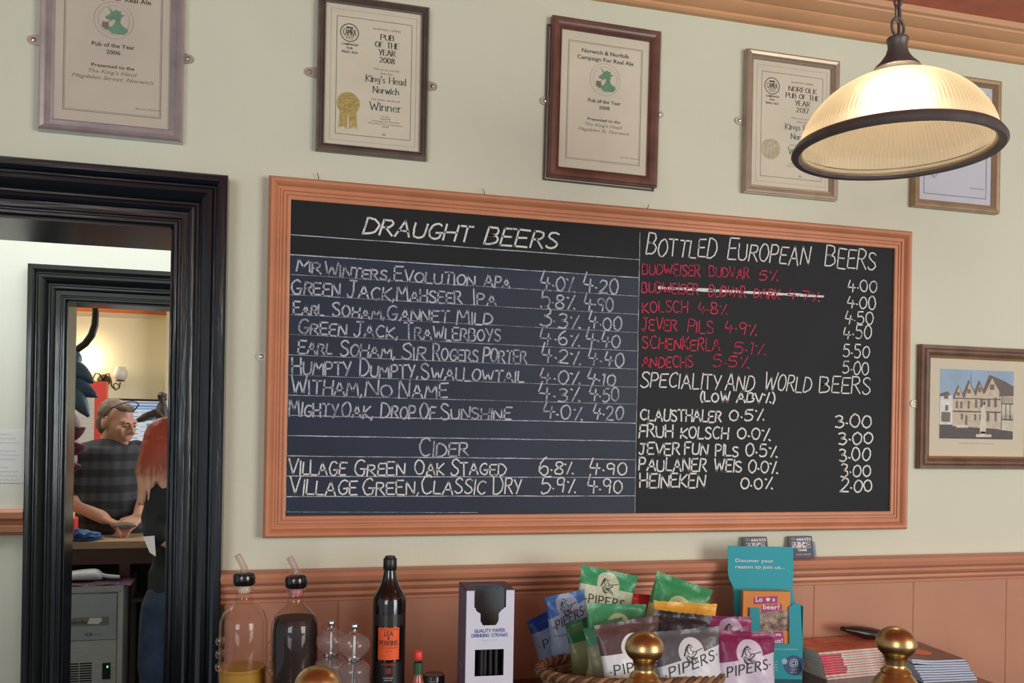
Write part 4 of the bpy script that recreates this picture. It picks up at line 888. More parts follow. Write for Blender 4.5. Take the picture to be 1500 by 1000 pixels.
MB().box((fw1 - .001, py_, 0), (fw1, 0, .155)).build('pocket_side', TEAL, dsp); MB().box((fw0, py_, 0), (fw1, 0, .001)).build('pocket_base', TEAL, dsp)
m = MB(); disc(m, .062, .030, .0215, py_ - .0008); m.add([(.062, py_ - .0008, .030), (.080, py_ - .0008, .048), (.080, py_ - .0008, .008), (.062, py_ - .0008, .0088)], [(0, 1, 2, 3)]); m.build('navy_disc', mat('navy_print', (58, 88, 124), .6, noise=0), fpk, fix=False)
m = MB(); disc(m, .042, .038, .0062, py_ - .0010); m.build('pale_disc', mat('pale_print', (150, 186, 206), .6, noise=0), fpk, fix=False)
m = MB(); ring(m, .062, .0345, .0085, .0011, py_ - .0012); ring(m, .062, .0345, .0045, .0014, py_ - .0012, 20); font_text(m, 'CAMPAIGN', .014, .0022, lambda u, v: Vector((.062 + u, py_ - .0012, .0205 + v))); font_text(m, 'FOR', .006, .0022, lambda u, v: Vector((.062 + u, py_ - .0012, .0170 + v))); font_text(m, 'REAL ALE', .013, .0022, lambda u, v: Vector((.062 + u, py_ - .0012, .0135 + v)))
m.build('society_lettering', WHITEP, fpk, fix=False); m = MB()
font_text(m, 'camra.org.uk/joinup', .052, .0026, lambda u, v: Vector((.044 + u, py_ - .0008, .063 + v)))
m.build('web_address', WHITEP, fpk, fix=False); m = MB()
for i, s in enumerate(('Membership of', 'the Campaign', 'for Real Ale', 'from just 25')): font_text(m, s, .032, .0024, (lambda i: lambda u, v: Vector((-.004 + u, py_ - .0008, .036 - i * .0062 + v)))(i), 'l')
m.build('pocket_lettering', WHITEP, fpk, fix=False)
lf = thing('leaflet', 'orange and magenta leaflet reading Love beer? standing in the teal stand', 'leaflet', (1.025, -.085, CT), (0, 0, rad(-14)))
ORL = mat('orange_leaflet', (226, 146, 70), .5, noise=.08, scale=8, k=1.15); MAG = mat('magenta_print', (170, 66, 132), .5, noise=0, k=1.1)
ls = MB().box((-.0475, -.0265, .002), (.0535, -.0085, .1855)).build('cover_sheets', ORL, lf)
yl = -.0268
for q_ in ([(-.025, .1575), (.026, .161), (.026, .1765), (-.025, .173)], [(-.008, .141), (.036, .146), (.036, .1595), (-.008, .1555)], [(0, .086), (.040, .090), (.040, .101), (0, .099)], [(.018, .070), (.042, .073), (.042, .091), (.018, .088)]):
    m = MB(); m.add([(x_, yl, z_) for x_, z_ in q_], [(0, 1, 2, 3)]); mg = m.build('magenta_panel', MAG, ls, fix=False)
m = MB()
for txt, x_, z_, w_, h in (('Lo', -.0135, .1635, .0145, .0105), ('e', .0178, .1645, .0055, .0095), ('beer?', .013, .1475, .036, .0105), ('Love', .022, .091, .026, .0075), ('us!', .030, .0765, .018, .0095)): font_text(m, txt, w_, h, (lambda x_, z_: lambda u, v: Vector((x_ + u, yl - .0002, z_ + v)))(x_, z_), bold=.02)
m.add([(x_ + .0056, yl - .0002, z_ + .1632) for x_, z_ in ((0, .0), (.0045, .005), (.004, .0085), (.0015, .009), (0, .0075), (-.0015, .009), (-.004, .0085), (-.0045, .005))], [tuple(range(8))])
m.build('white_leaflet_lettering', WHITEP, mg, fix=False)
m = MB(); m.add([(-.012, yl, .100), (.052, yl, .103), (.052, yl, .150), (.036, yl, .145), (-.008, yl, .141), (-.012, yl, .14)], [tuple(range(6))]); m.build('printed_crowd', mat('crowd_photo', (190, 176, 160), .6, noise=.5, scale=90, dark=(90, 60, 50), k=1.1), ls, fix=False)

# taxi cards on the dado rail
NAVY = mat('card_navy', (58, 66, 88), .45, noise=.05, k=1.1)
def taxi(label, xc, n, dx=.0):
    t = thing('taxi_card', label, 'card', (xc, -.020, 1.3145), (rad(-14), 0, 0), group='taxi business cards on the rail')
    MB().box((-.031, -.0012, 0), (.031, .0012, .050)).build('card_stock', NAVY, t)
    y = -.0015; f = lambda x_, z_: (lambda u, v: Vector((x_ + u, y, z_ + v)))
    m = MB(); letters(m, '666333', .036, .0055, (lambda g: lambda u, v: g(u - .018, v))(f(.009, .0405)), .0014, gap=.16); font_text(m, 'NORWICH', .011, .0019, f(-.018, .0445)); font_text(m, '01603', .011, .0019, f(-.018, .0412)); m.build('phone_number', WHITEP, t, fix=False)
    m = MB(); m.add([(-.023, y, .0235), (.024, y, .0235), (.024, y, .0370), (-.023, y, .0370)], [(0, 1, 2, 3)]); lg = m.build('logo_panel', WHITEP, t, fix=False)
    m = MB(); m.add([(-.022, y - .0002, .0245), (.023, y - .0002, .0245), (.023, y - .0002, .0360), (-.022, y - .0002, .0360)], [(0, 1, 2, 3)]); m.build('logo_field', NAVY, lg, fix=False)
    m = MB(); letters(m, 'ABC', .031, .0078, (lambda u, v: Vector((-.020 + u, y - .0004, .0264 + v))), .0034, gap=.3); ribbon(m, [(.014, .027), (.021, .0305), (.014, .0345), (.014, .027)], .0011, lambda u, v: Vector((u, y - .0004, v)), False); m.build('logo_lettering', WHITEP, lg, fix=False)
    m = MB(); font_text(m, 'TAXIS', .024, .005, f(.002, .0160), bold=.04); m.build('taxis_lettering', WHITEP, t, fix=False)
    m = MB(); font_text(m, '01603 666444', .038, .0045, f(.004, .0065), bold=.02); m.build('second_phone_number', mat('grey_blue_print', (150, 156, 172), .6, noise=0), t, fix=False)
taxi('navy taxi card half hidden behind the top of the teal stand', 1.0495, 1)
taxi('navy taxi card standing on the rail just right of the teal stand', 1.1655, 1)
t = thing('taxi_card', 'pale navy-edged card slipped behind the right-hand taxi card', 'card', (1.176, -.0135, 1.3145), (rad(-14), 0, 0)); MB().box((-.031, -.0008, 0), (.031, .0008, .036)).build('card_stock', mat('card_grey_navy', (120, 128, 146), .5), t)

# magazines
def booklet(t, W, Dp, H, cover, edge, band=None, warp=0.0, skew=0.0):
    n = 10
    def slab(z0, z1, y_in, m_, nm):
        vs_ = []
        for i in range(n+1):
            u = i / n; x = -W/2 + W*u; dz = warp * math.sin(PI * min(1, u*1.6)) * (1 if u < .625 else 0)
            dz = warp * math.exp(-((u - 0.0) / .22) ** 2)
            for (yy, zz) in ((y_in, z0), (Dp, z0), (Dp, z1), (y_in, z1)): vs_.append((x, yy, zz + dz))
        f_ = [(4*i+j, 4*i+(j+1) % 4, 4*i+4+(j+1) % 4, 4*i+4+j) for i in range(n) for j in range(4)] + [(0, 1, 2, 3), (4*n+3, 4*n+2, 4*n+1, 4*n)]
        return MB().add(vs_, f_).build(nm, m_, t)
    slab(.0004, H - .0005, .0006, edge, 'pages'); slab(H - .0005, H, 0, cover, 'cover'); slab(0, .0004, 0, cover, 'back_cover')
    if band:
        for (u0, u1, m_) in band: MB().box((-W/2 + W*u0, -.0002, .0006), (-W/2 + W*u1, .0008, H - .0012)).build('spine_band', m_, t)
EDG = mat('magazine_edge', (206, 206, 198), .7, noise=.15, scale=60, k=1.2); EDB = mat('blue_white_edge', (178, 192, 214), .6, noise=.05, scale=60, k=1.2)
RB = mat('crimson_spine', (196, 44, 84), .5, noise=.2, scale=30); PB = mat('violet_spine', (96, 74, 120), .5, noise=.2, scale=60)
CV = mat('orange_red_cover', (206, 92, 66), .45, noise=.3, scale=26, dark=(216, 150, 120), k=1.1)
rs = random.Random(7)
N1 = 11
for i in range(N1):
    base = onY(1192, 990, -.155)
    x = 1.142 + .1 - i * .0017 + rs.uniform(-.0015, .0015); y = -.142 + i * .0006 + rs.uniform(-.001, .001)
    lab = ['bottom booklet', 'second booklet from the bottom', 'third booklet from the bottom', 'fourth booklet from the bottom', 'fifth booklet from the bottom', 'middle booklet', 'fifth booklet from the top', 'fourth booklet from the top', 'third booklet from the top', 'second booklet from the top', 'top booklet with orange red cover'][i]
    t = thing('magazine', lab + ' of the red-edged stack right of the teal stand', 'magazine', (x + .006, y, CT + .0003 + i * .0053), (0, 0, rad(5 + rs.uniform(-1, 1))), group='red-edged magazine stack')
    booklet(t, .205, .11, .0050, CV, EDG, [(.0, .28 + rs.uniform(-.02, .02), RB), (.80, .99, PB)] if 1 < i < N1 - 1 else [(.86, .99, PB)] if i else None)
    if i == N1 - 1:
        m = MB(); rect_line(m, -.05, .02, .02, .09, .002, 0); m = MB()
        for a_, b2 in (((-.055, .02), (.01, .02)), ((.01, .02), (.01, .085)), ((.01, .085), (-.055, .085)), ((-.055, .085), (-.055, .02))): ribbon(m, [a_, b2], .0016, lambda u, v: Vector((u, v, .0052)), False)
        font_text(m, 'NORWICH', .05, .012, lambda u, v: Vector((-.022 + u, .035 + v, .0052))); font_text(m, 'DRINKER', .05, .012, lambda u, v: Vector((-.022 + u, .055 + v, .0052))); m.build('cover_lettering', mat('cover_brown_print', (150, 60, 44), .5, noise=0), t, fix=False)
N2 = 9
for i in range(N2):
    lab = ['bottom booklet', 'second booklet from the bottom', 'third booklet from the bottom', 'fourth booklet from the bottom', 'middle booklet', 'fourth booklet from the top', 'third booklet from the top', 'second booklet from the top', 'top booklet with dark cover'][i]
    t = thing('magazine', lab + ' of the blue-white stack at the right end of the counter', 'magazine', (1.4035 - i * .003 + rs.uniform(-.0015, .0015), -.215 + i * .0012, CT + .0003 + i * .0050), (0, 0, rad(-4 + rs.uniform(-1, 1))), group='blue-white magazine stack')
    booklet(t, .130, .175, .0048, mat('dark_photo_cover', (84, 66, 62), .35, noise=.3, scale=20, coat=.4), EDB, None, warp=.0045 if i > N2 - 3 else .003 * i / N2)
    if i == N2 - 1:
        m = MB(); m.add([(.005 + .022 * math.cos(a), .07 + .03 * math.sin(a), .0051) for a in [k*2*PI/20 for k in range(20)]], [tuple(range(20))]); m.build('printed_spot', mat('orange_print', (226, 130, 84), .4, noise=0), t, fix=False)
t = thing('sunglasses_case', 'black oval case lying behind the magazines against the panelling', 'case', (1.318, -.055, CT + .0585), (0, rad(11), rad(4)))
v = []; 
for i in range(13):
    u = i / 12; s = math.sin(PI * min(max(u, .04), .96)) ** .45
    v.append([(-.075 + .15*u, .024 * s * math.cos(a), .0125 + .0135 * s * math.sin(a)) for a in [k*2*PI/14 for k in range(14)]])
vv, ff = loft(v); MB().add(vv, ff).build('case_shell', mat('black_leather', (34, 26, 26), .35, noise=.2, bump=.5, bscale=150, coat=.2, k=1), t, 60)

# ================================================================== basket of crisps
BC = Vector((.655, -.318, CT))
bk_ = thing('wicker_basket', 'oval straw basket holding the crisp packets on the counter', 'basket', BC)
STR = mat('straw', (168, 130, 90), .7, noise=.3, scale=60, bump=.4, bscale=150, stretch=(1, 1, 3), k=1.15)
STRD = mat('dark_straw', (112, 78, 52), .7, noise=.3, scale=60, bump=.4, bscale=150, k=1.15)
def oval(a, rx, ry, z): return Vector((rx * math.cos(a), ry * math.sin(a), z))
def rimz(a): return .099 - .008 * math.sin(a)
m = MB()
for j in range(12):
    k_ = j / 11; rx = .150 + .045 * k_; ry = .095 + .035 * k_
    m.tube([oval(a, rx + .0025 * math.sin(a * 24 + j * PI), ry + .0025 * math.sin(a * 24 + j * PI), (.004 + .090 * k_) * (rimz(a) / .099)) for a in [i*2*PI/96 for i in range(96)]], .0042, 6, closed=True)
w_ = m.build('woven_side', STR, bk_, 60); w_['kind'] = 'stuff'
for i in range(36):
    a = i*2*PI/36; MB().tube([oval(a, .150, .095, .002), oval(a, .172, .112, .05), oval(a, .196, .131, rimz(a) - .003)], .0026, 6).build('stake', STRD, bk_, 50)
for s in range(4):
    MB().tube([oval(a, .197 + .006 * math.cos(a * 22 + s * PI/2), .132 + .006 * math.cos(a * 22 + s * PI/2), rimz(a) + .006 * math.sin(a * 22 + s * PI/2)) for a in [i*2*PI/176 for i in range(176)]], .0040, 6, closed=True).build('rim_strand', [STR, STRD][s % 2], bk_, 60)
m = MB(); m.add([oval(i*2*PI/40, .150, .095, .003) for i in range(40)] + [oval(i*2*PI/40, .150, .095, .0005) for i in range(40)], [tuple(range(40)), tuple(range(79, 39, -1))] + [(i, (i+1) % 40, 40 + (i+1) % 40, 40 + i) for i in range(40)]); m.build('base', STR, bk_)

def crisp_mat(name, top, low, split, slope=0.0, cr=.023, cx=0.0, cdz=.006, rough=.35, circ=True, lowrough=.45):
    m = bpy.data.materials.new(name); m.use_nodes = True; nt = m.node_tree; b = nt.nodes['Principled BSDF']
    tc = nt.nodes.new('ShaderNodeTexCoord'); sp = nt.nodes.new('ShaderNodeSeparateXYZ'); nt.links.new(tc.outputs['Object'], sp.inputs[0])
    def M_(op, a, b_=None):
        n = nt.nodes.new('ShaderNodeMath'); n.operation = op
        for i, q in enumerate((a, b_)):
            if q is None: continue
            if isinstance(q, (int, float)): n.inputs[i].default_value = q
            else: nt.links.new(q, n.inputs[i])
        return n.outputs[0]
    X, Z = sp.outputs[0], sp.outputs[2]
    line = M_('ADD', M_('MULTIPLY', X, slope), split)
    below = M_('LESS_THAN', Z, line)
    if circ:
        dx = M_('SUBTRACT', X, cx); dz = M_('SUBTRACT', Z, split + cdz)
        d2 = M_('ADD', M_('MULTIPLY', dx, dx), M_('MULTIPLY', dz, dz))
        below = M_('MAXIMUM', below, M_('LESS_THAN', d2, cr * cr))
    mx = nt.nodes.new('ShaderNodeMix'); mx.data_type = 'RGBA'
    nt.links.new(below, mx.inputs[0]); mx.inputs[6].default_value = rgb(*top, 1.15); mx.inputs[7].default_value = rgb(*low, 1.15)
    nt.links.new(mx.outputs[2], b.inputs['Base Color']); b.inputs['Roughness'].default_value = rough
    nz = nt.nodes.new('ShaderNodeTexNoise'); nz.inputs['Scale'].default_value = 34; nz.inputs['Detail'].default_value = 2; nt.links.new(tc.outputs['Object'], nz.inputs[0])
    bp = nt.nodes.new('ShaderNodeBump'); bp.inputs['Strength'].default_value = .45; bp.inputs['Distance'].default_value = .01
    nt.links.new(nz.outputs[0], bp.inputs['Height']); nt.links.new(bp.outputs[0], b.inputs['Normal'])
    return m
def packet(label, ptop, dep, roll, yaw, lean, cols, split, w=.128, h=.185, text=True, seed=0, twist=0.0, emblem=True, bulge=.016, slope=0, sub=None, fs=1.0, tx=0.0):
    """ptop: pixel of the middle of the packet's top edge on its depth plane"""
    P = at(ptop[0], ptop[1], dep)
    Rm = Matrix.Rotation(yaw, 4, 'Z') @ Matrix.Rotation(lean, 4, 'X') @ Matrix.Rotation(roll, 4, 'Y')
    loc = P - (Rm @ Vector((0, 0, h)))
    t = thing('crisp_packet', label, 'crisp packet', loc, Rm.to_euler(), group='bags of crisps in the straw basket')
    rs = random.Random(seed); ph = [rs.uniform(0, 6.28) for _ in range(6)]
    def yoff(x, z, side):
        u = min(abs(2*x/w), 1); v = z / h
        cr_ = .075
        if v < cr_ or v > 1 - cr_: e = 0
        else: e = math.sin(PI * (v - cr_) / (1 - 2*cr_)) ** .45
        b_ = bulge * e * (1 - u ** 2.6) ** .6
        wr = .0022 * math.sin(x * 95 + ph[0] + 3 * v) * (1 - e * .6) + .0016 * math.sin(z * 70 + x * 60 + ph[1]) * e
        return side * b_ + wr + twist * x * (v - .5) * 2 + .004 * math.sin(x * 30 + ph[2]) * (v ** 3)
    nx, nz = 26, 34
    vs_, fs_ = [], []
    def xw(x, z):
        v = z / h; pin = 1 - .07 * math.sin(PI * v) ** .6
        return x * pin
    for side in (-1, 1):
        o_ = len(vs_)
        for j in range(nz+1):
            for i in range(nx+1):
                x = -w/2 + w*i/nx; z = h*j/nz
                vs_.append((xw(x, z), yoff(x, z, side) + side * .0004, z + .0006 * math.sin(i * 2.1) * (j == nz)))
        for j in range(nz):
            for i in range(nx):
                a = o_ + j*(nx+1) + i; fs_.append((a, a+1, a+nx+2, a+nx+1))
    n1 = (nx+1)*(nz+1)
    for j in range(nz): fs_ += [(j*(nx+1), (j+1)*(nx+1), n1+(j+1)*(nx+1), n1+j*(nx+1)), (j*(nx+1)+nx, (j+1)*(nx+1)+nx, n1+(j+1)*(nx+1)+nx, n1+j*(nx+1)+nx)]
    for i in range(nx): fs_ += [(i, i+1, n1+i+1, n1+i), (nz*(nx+1)+i, nz*(nx+1)+i+1, n1+nz*(nx+1)+i+1, n1+nz*(nx+1)+i)]
    mt = crisp_mat('crisp_packet_film', cols[0], cols[1], split, slope=slope, circ=emblem, cdz=.008)
    bg = MB().add(vs_, fs_).build('packet_film', mt, t, 60)
    f = lambda u, v: Vector((xw(u, v), yoff(u, v, -1) - .0011, v))
    if text:
        m = MB(); letters(m, '·PIPERS·', .104 * fs, .0155, lambda u, v: f(tx + u - .052 * fs, v + split - .033 + slope * u), lambda dx, dy: .0024 if abs(dy) > .5 else .0019, gap=.28); m.build('brand_lettering', INK, t, fix=False)
        m = MB(); font_text(m, '- MADE BY FARMERS -', .088, .0032, lambda u, v: f(u, v + split - .045))
        if sub: 
            for k_, s_ in enumerate(sub): font_text(m, s_, .035 + .02*k_, .006 + .003*k_, (lambda k_: lambda u, v: f(u, v + split - .060 - .012 * k_))(k_))
        m.build('small_lettering', INK, t, fix=False)
    if emblem:
        # a soldier-like piper blowing a long pipe: crest, head, chest, arms, pipe
        cx, cz = 0, split + .006; k_ = .0175
        m = MB()
        def rb(pts, w_): ribbon(m, [(cx + a * k_, cz + b2 * k_) for a, b2 in pts], w_, f)
        rb([(-.9, -.25), (-.75, .1), (-.55, .45), (-.35, .7), (-.15, .8)], .0022); rb([(-.75, .25), (-.5, .62), (-.1, .72), (.1, .5)], .0016); rb([(-.5, .5), (-.15, .5), (-.1, .2), (.08, .15), (.05, -.1), (-.15, -.2)], .0012)
        rb([(-.45, .4), (-.5, .1), (-.3, -.15)], .0014); rb([(.0, .02), (.55, .12), (1.25, .3)], .0013); rb([(-.6, -.2), (-.3, -.4), (.1, -.35), (.4, -.1), (.5, .05)], .0018); rb([(-.7, -.3), (-.55, -.75), (-.2, -.95)], .0018)
        rb([(-.3, -.5), (.1, -.6), (.3, -.85)], .0018); rb([(-.15, -.45), (.3, -.5), (.62, -.95)], .0014); rb([(-.5, -.5), (-.3, -.8), (0, -.8)], .0014)
        m.build('piper_emblem', INK, t, fix=False)
    return t
GRNC, GRNL = (40, 138, 84), (176, 186, 160)
BLUC, BLUL = (44, 96, 164), (138, 156, 184)
R = rad
packet('blue crisp packet leaning out at the far left of the basket, only a P showing', (806, 893), 1.74, R(-18), R(12), R(-4), ((30, 66, 150), BLUL), .128, seed=1, emblem=False, w=.115, h=.155)
packet('bright blue crisp packet with piper emblem standing behind the green ones', (827, 869), 1.70, R(-7), R(6), R(-4), (BLUC, BLUL), .150, seed=2, slope=.28, w=.088, h=.18, fs=.72)
packet('tallest green crisp packet at the back with its name half hidden', (893, 835), 1.755, R(12), R(2), R(-5), ((46, 142, 92), (184, 196, 168)), .175, seed=3, slope=.0, h=.21, w=.122, fs=.9)
packet('green crisp packet standing behind the yellow one, right of centre', (1003, 850), 1.78, R(19), R(-6), R(-5), ((46, 138, 84), (176, 196, 150)), .132, seed=4, text=False, w=.122, h=.195)
packet('red crisp packet with only a corner showing between green and yellow', (944, 870), 1.80, R(8), R(2), R(-4), ((196, 36, 48), (190, 60, 60)), .10, seed=5, text=False, emblem=False, w=.085, h=.175)
packet('yellow crisp packet standing in the middle of the basket', (1005, 882), 1.69, R(4), R(-2), R(-4), ((226, 172, 58), (214, 176, 80)), .10, seed=6, text=False, emblem=False, w=.128, h=.16)
packet('mid green crisp packet in front of the tallest green one', (903, 884), 1.64, R(3), R(2), R(-5), ((64, 152, 104), (176, 190, 150)), .118, seed=7, text=False, w=.118, h=.165)
packet('dark green crisp packet at the front left, half in shade', (852, 906), 1.63, R(-8), R(16), R(-4), ((42, 98, 60), (122, 132, 96)), .118, seed=8, text=False, emblem=False, w=.075, h=.155)
packet('small teal-topped pale green crisp packet squeezed beside the brown-topped one', (884, 912), 1.585, R(-10), R(10), R(-6), ((76, 150, 118), (148, 150, 118)), .118, seed=9, text=False, emblem=False, w=.085, h=.15)
packet('brown-topped crisp packet partly behind the middle brass knob', (918, 908), 1.54, R(-6), R(4), R(-8), ((84, 62, 62), (206, 212, 214)), .098, seed=10, sub=('GREAT', 'LONGHORN BEEF'), w=.122, h=.15)
packet('black crisp packet standing behind the grey-topped one', (1000, 897), 1.60, R(8), R(-2), R(-4), ((34, 34, 38), (60, 60, 64)), .10, seed=11, text=False, emblem=False, w=.115, h=.16)
packet('grey and white crisp packet with piper emblem at the front centre', (1005, 921), 1.51, R(-3), R(-2), R(-9), ((84, 84, 88), (200, 206, 210)), .098, seed=12, w=.120, h=.142, slope=.25)
packet('purple crisp packet standing behind the other purple one', (1068, 902), 1.62, R(2), R(-4), R(-4), ((130, 40, 92), (170, 150, 176)), .122, seed=13, text=False, w=.090, h=.155)
packet('purple and white crisp packet at the front right of the basket', (1093, 924), 1.53, R(2), R(-6), R(-8), ((122, 26, 78), (196, 188, 206)), .094, seed=14, w=.108, h=.138, slope=.2, fs=.85, tx=-.004)

# ================================================================== brass-topped pump handles on the front bar
def pump(label, px, py, dep, s=1.0):
    p = at(px, py, dep)                       # centre of the ball
    t = thing('beer_pump_handle', label, 'pump handle', (p.x, p.y, 1.06), group='brass-topped beer pump handles')
    zc = p.z - 1.06
    k_ = .0166 * s
    ball = [(1.0 * math.sin(a) * (1 if a > PI/2 else .98), .80 * math.cos(a) + .02) for a in [PI * i / 20 * .80 for i in range(21)]]
    pr_ = [(0, .82)] + ball[1:] + [(.56, -.86), (.50, -1.05), (.50, -1.2), (.66, -1.32), (.74, -1.42), (.70, -1.52), (.80, -1.62), (1.0, -1.85), (1.15, -2.1), (1.18, -2.3), (1.0, -2.6), (.8, -2.7)]
    MB().lathe([(r * k_, zc + z * k_) for r, z in pr_], (0, 0, 0), 48).build('finial', BRASS, t, 60)
    MB().lathe([(.8 * k_, zc - 2.7 * k_), (.018, zc - .08), (.021, zc - .14), (.017, zc - .20), (.012, zc - .24), (.010, .06)], (0, 0, 0), 32).build('grip', mat('dark_turned_wood', (60, 32, 24), .2, noise=.2, coat=.5, k=1.1), t, 60)
    MB().lathe([(.010, .06), (.030, .055), (.034, .03), (.040, .01), (.040, 0), (0, 0)], (0, 0, 0), 32).build('ferrule', BRASS, t, 50)
pump('brass knob of the pump handle at the lower left, in front of the mills', 465, 1003, .70, 1.10)
pump('brass knob of the pump handle standing before the crisp packets', 944, 948, .75)
pump('brass knob of the pump handle standing before the magazine stacks', 1313, 941, .745)
fb = thing('front_bar', 'dark wooden bar counter carrying the pump handles', 'counter', (.4, -1.12, 0))
MB(off=(.4, -1.12, 0)).box((-.9, -1.32, 1.02), (1.9, -.93, 1.06)).build('worktop', DKW, fb); MB(off=(.4, -1.12, 0)).box((-.88, -1.25, 0), (1.88, -.97, 1.02)).build('carcass', DKW, fb)
# ================================================================== the passage and the room behind
a = onY(3, 630, MY); c_ = onY(35, 707, MY)
t = thing('paper_notice', 'white handwritten paper notice taped to the passage wall beside the inner door', 'notice', (a.x, MY, c_.z))
MB(off=(a.x, MY, c_.z)).box((a.x - .12, MY - .0012, c_.z), (c_.x, MY - .0002, a.z)).build('sheet', mat('notice_paper', (222, 224, 226), .8, noise=.02, k=1.15), t)
m = MB(off=(a.x, MY, c_.z)); rs = random.Random(5)
for i in range(12):
    zz = a.z - .012 - i * .0122; x0_ = a.x - .11; x1_ = c_.x - rs.uniform(.008, .05)
    pts = [(x0_ + (x1_ - x0_) * k / 40, zz + .0016 * math.sin(k * 1.9 + i) + rs.uniform(-.0006, .0006)) for k in range(41)]
    if i not in (3, 7): ribbon(m, pts, .0009, lambda u, v: Vector((u, MY - .0016, v)))
w_ = m.build('handwriting', mat('faded_ink', (150, 156, 176), .8, noise=0), t, fix=False); w_['kind'] = 'stuff'

# --- counter
t = thing('bar_counter', 'dark red wooden bar counter with pale worn top edge in the back room', 'counter', (-.9, 2.7, 0))
O_ = (-.9, 2.7, 0)
DRW = mat('dark_red_wood', (70, 34, 32), .35, noise=.15, scale=6, stretch=(1, 1, 5), k=1.1)
MB(off=O_).box((-2.4, 2.563, 1.018), (.4, 2.86, 1.05)).build('worktop', mat('worn_oak_top', (176, 150, 122), .4, noise=.15, scale=6, stretch=(1, 6, 6), k=1.15), t)
MB(off=O_).box((-2.4, 2.575, .945), (.4, 2.60, 1.018)).build('fascia_board', DRW, t)
for px_ in (-.675, .36, -2.3): MB(off=O_).box((px_, 2.58, 0), (px_ + .045, 2.63, .945)).build('upright', DRW, t)
MB(off=O_).box((-2.4, 2.84, 0), (.4, 2.86, 1.018)).build('back_panel', mat('counter_inside', (34, 26, 28), .6, noise=.1, k=1), t)
MB(off=O_).box((-.70, 2.62, .76), (.4, 2.84, .775)).build('shelf', mat('grey_shelf', (96, 92, 92), .5, k=1.0), t)

# --- ice machine
g = onZ_ = None
def onZ(x, y, z):
    d = ray(x, y); return CAM + d * ((z - CAM.z) / d.z)
YF = 2.42
tr = onY(180.5, 857, YF); ZT = tr.z
o = (tr.x - .2, YF, 0)
t = thing('ice_machine', 'stainless steel under-counter ice machine with scoop on top, seen through the doorway', 'ice machine', o)
def px2(x, y, Y=YF): return onY(x, y, Y)
X1 = tr.x; X0 = X1 - .42
MB(off=o).box((X0, YF + .012, .05), (X1, YF + .40, ZT - .012)).build('casing', STEEL, t)
MB(off=o).box((X0, YF - .004, ZT - .026), (X1 + .002, YF + .40, ZT)).build('top_cover', STEEL, t)
q1, q2 = px2(171.5, 868.5), px2(171.5, 935)
dr = MB(off=o).box((X0, YF - .004, q2.z), (q1.x, YF + .012, q1.z)).build('bin_door', mat('satin_steel_door', (150, 162, 176), .42, metal=.35, noise=.06, scale=10, k=1.35), t)
MB(off=o).box((q1.x + .004, YF, .05), (X1, YF + .012, ZT - .026)).build('corner_post', mat('pale_steel', (176, 180, 184), .4, metal=.3, k=1.3), t)
MB(off=o).box((X0, YF + .002, .06), (q1.x, YF + .012, q2.z - .004)).build('lower_panel', mat('bright_steel', (164, 172, 180), .3, metal=.4, noise=.1, scale=14, stretch=(1, 1, 8), k=1.4), t)
v0, v1 = px2(116, 971), px2(134.5, 971); BLK = mat('black_slot', (20, 22, 24), .6, noise=0, k=1)
for i in range(16):
    zz = v0.z - i * .0108
    for xa, xb in ((v0.x - .045, v0.x - .002), (v0.x + .002, v1.x)): MB(off=o).box((xa, YF + .0008, zz - .006), (xb, YF + .0022, zz)).build('vent_slot', BLK, t)
s0, s1 = px2(150, 971), px2(161.5, 994)
sw = MB(off=o).box((s0.x, YF - .003, s1.z), (s1.x, YF + .002, s0.z)).build('rocker_switch', BLK, t)
MB(off=o).box((px2(156.5, 975).x, YF - .0042, px2(156, 977.5).z), (px2(158.5, 975).x, YF - .003, px2(156, 974.5).z)).build('green_light', mat('green_led', (80, 240, 190), .4, noise=0, emit=(80, 240, 190), estr=2), sw)
b0, b1 = px2(105, 904.5), px2(160, 915)
bd = MB(off=o).box((b0.x, YF - .0052, b1.z), (b1.x, YF - .004, b0.z)).build('name_badge', mat('badge_grey', (120, 124, 130), .4, k=1.2), dr)
m = MB(off=o); 
f_ = lambda x_, z_, yy: (lambda u, v: Vector((x_ + u, yy, z_ + v)))
font_text(m, 'maidaid', .115, .014, f_(px2(112, 0).x, px2(0, 913).z if False else px2(112, 913).z, YF - .0056), 'l', bold=.01); m.build('badge_lettering', INK, dr, fix=False)
m = MB(off=o); font_text(m, 'ICE', .028, .013, f_(px2(125, 931).x, px2(125, 931).z, YF - .0046), 'l', bold=.03); m.build('ice_lettering', INK, dr, fix=False)
m = MB(off=o); font_text(m, 'LINE', .034, .013, f_(px2(136, 931).x, px2(136, 931).z, YF - .0046), 'l'); m.build('pale_ice_lettering', mat('pale_grey_print', (110, 112, 118), .6, noise=0), dr, fix=False)
m = MB(off=o); c0, c1 = px2(128, 913), px2(150, 904); m.add([(c0.x, YF - .0062, c0.z), (c0.x + .045, YF - .0062, c0.z - .003), (c1.x, YF - .0062, c0.z + .012), (c1.x - .002, YF - .0062, c1.z), (c0.x + .01, YF - .0062, c1.z)], [(0, 1, 2, 3, 4)]); m.build('torn_tape', WHITEP, dr, fix=False)
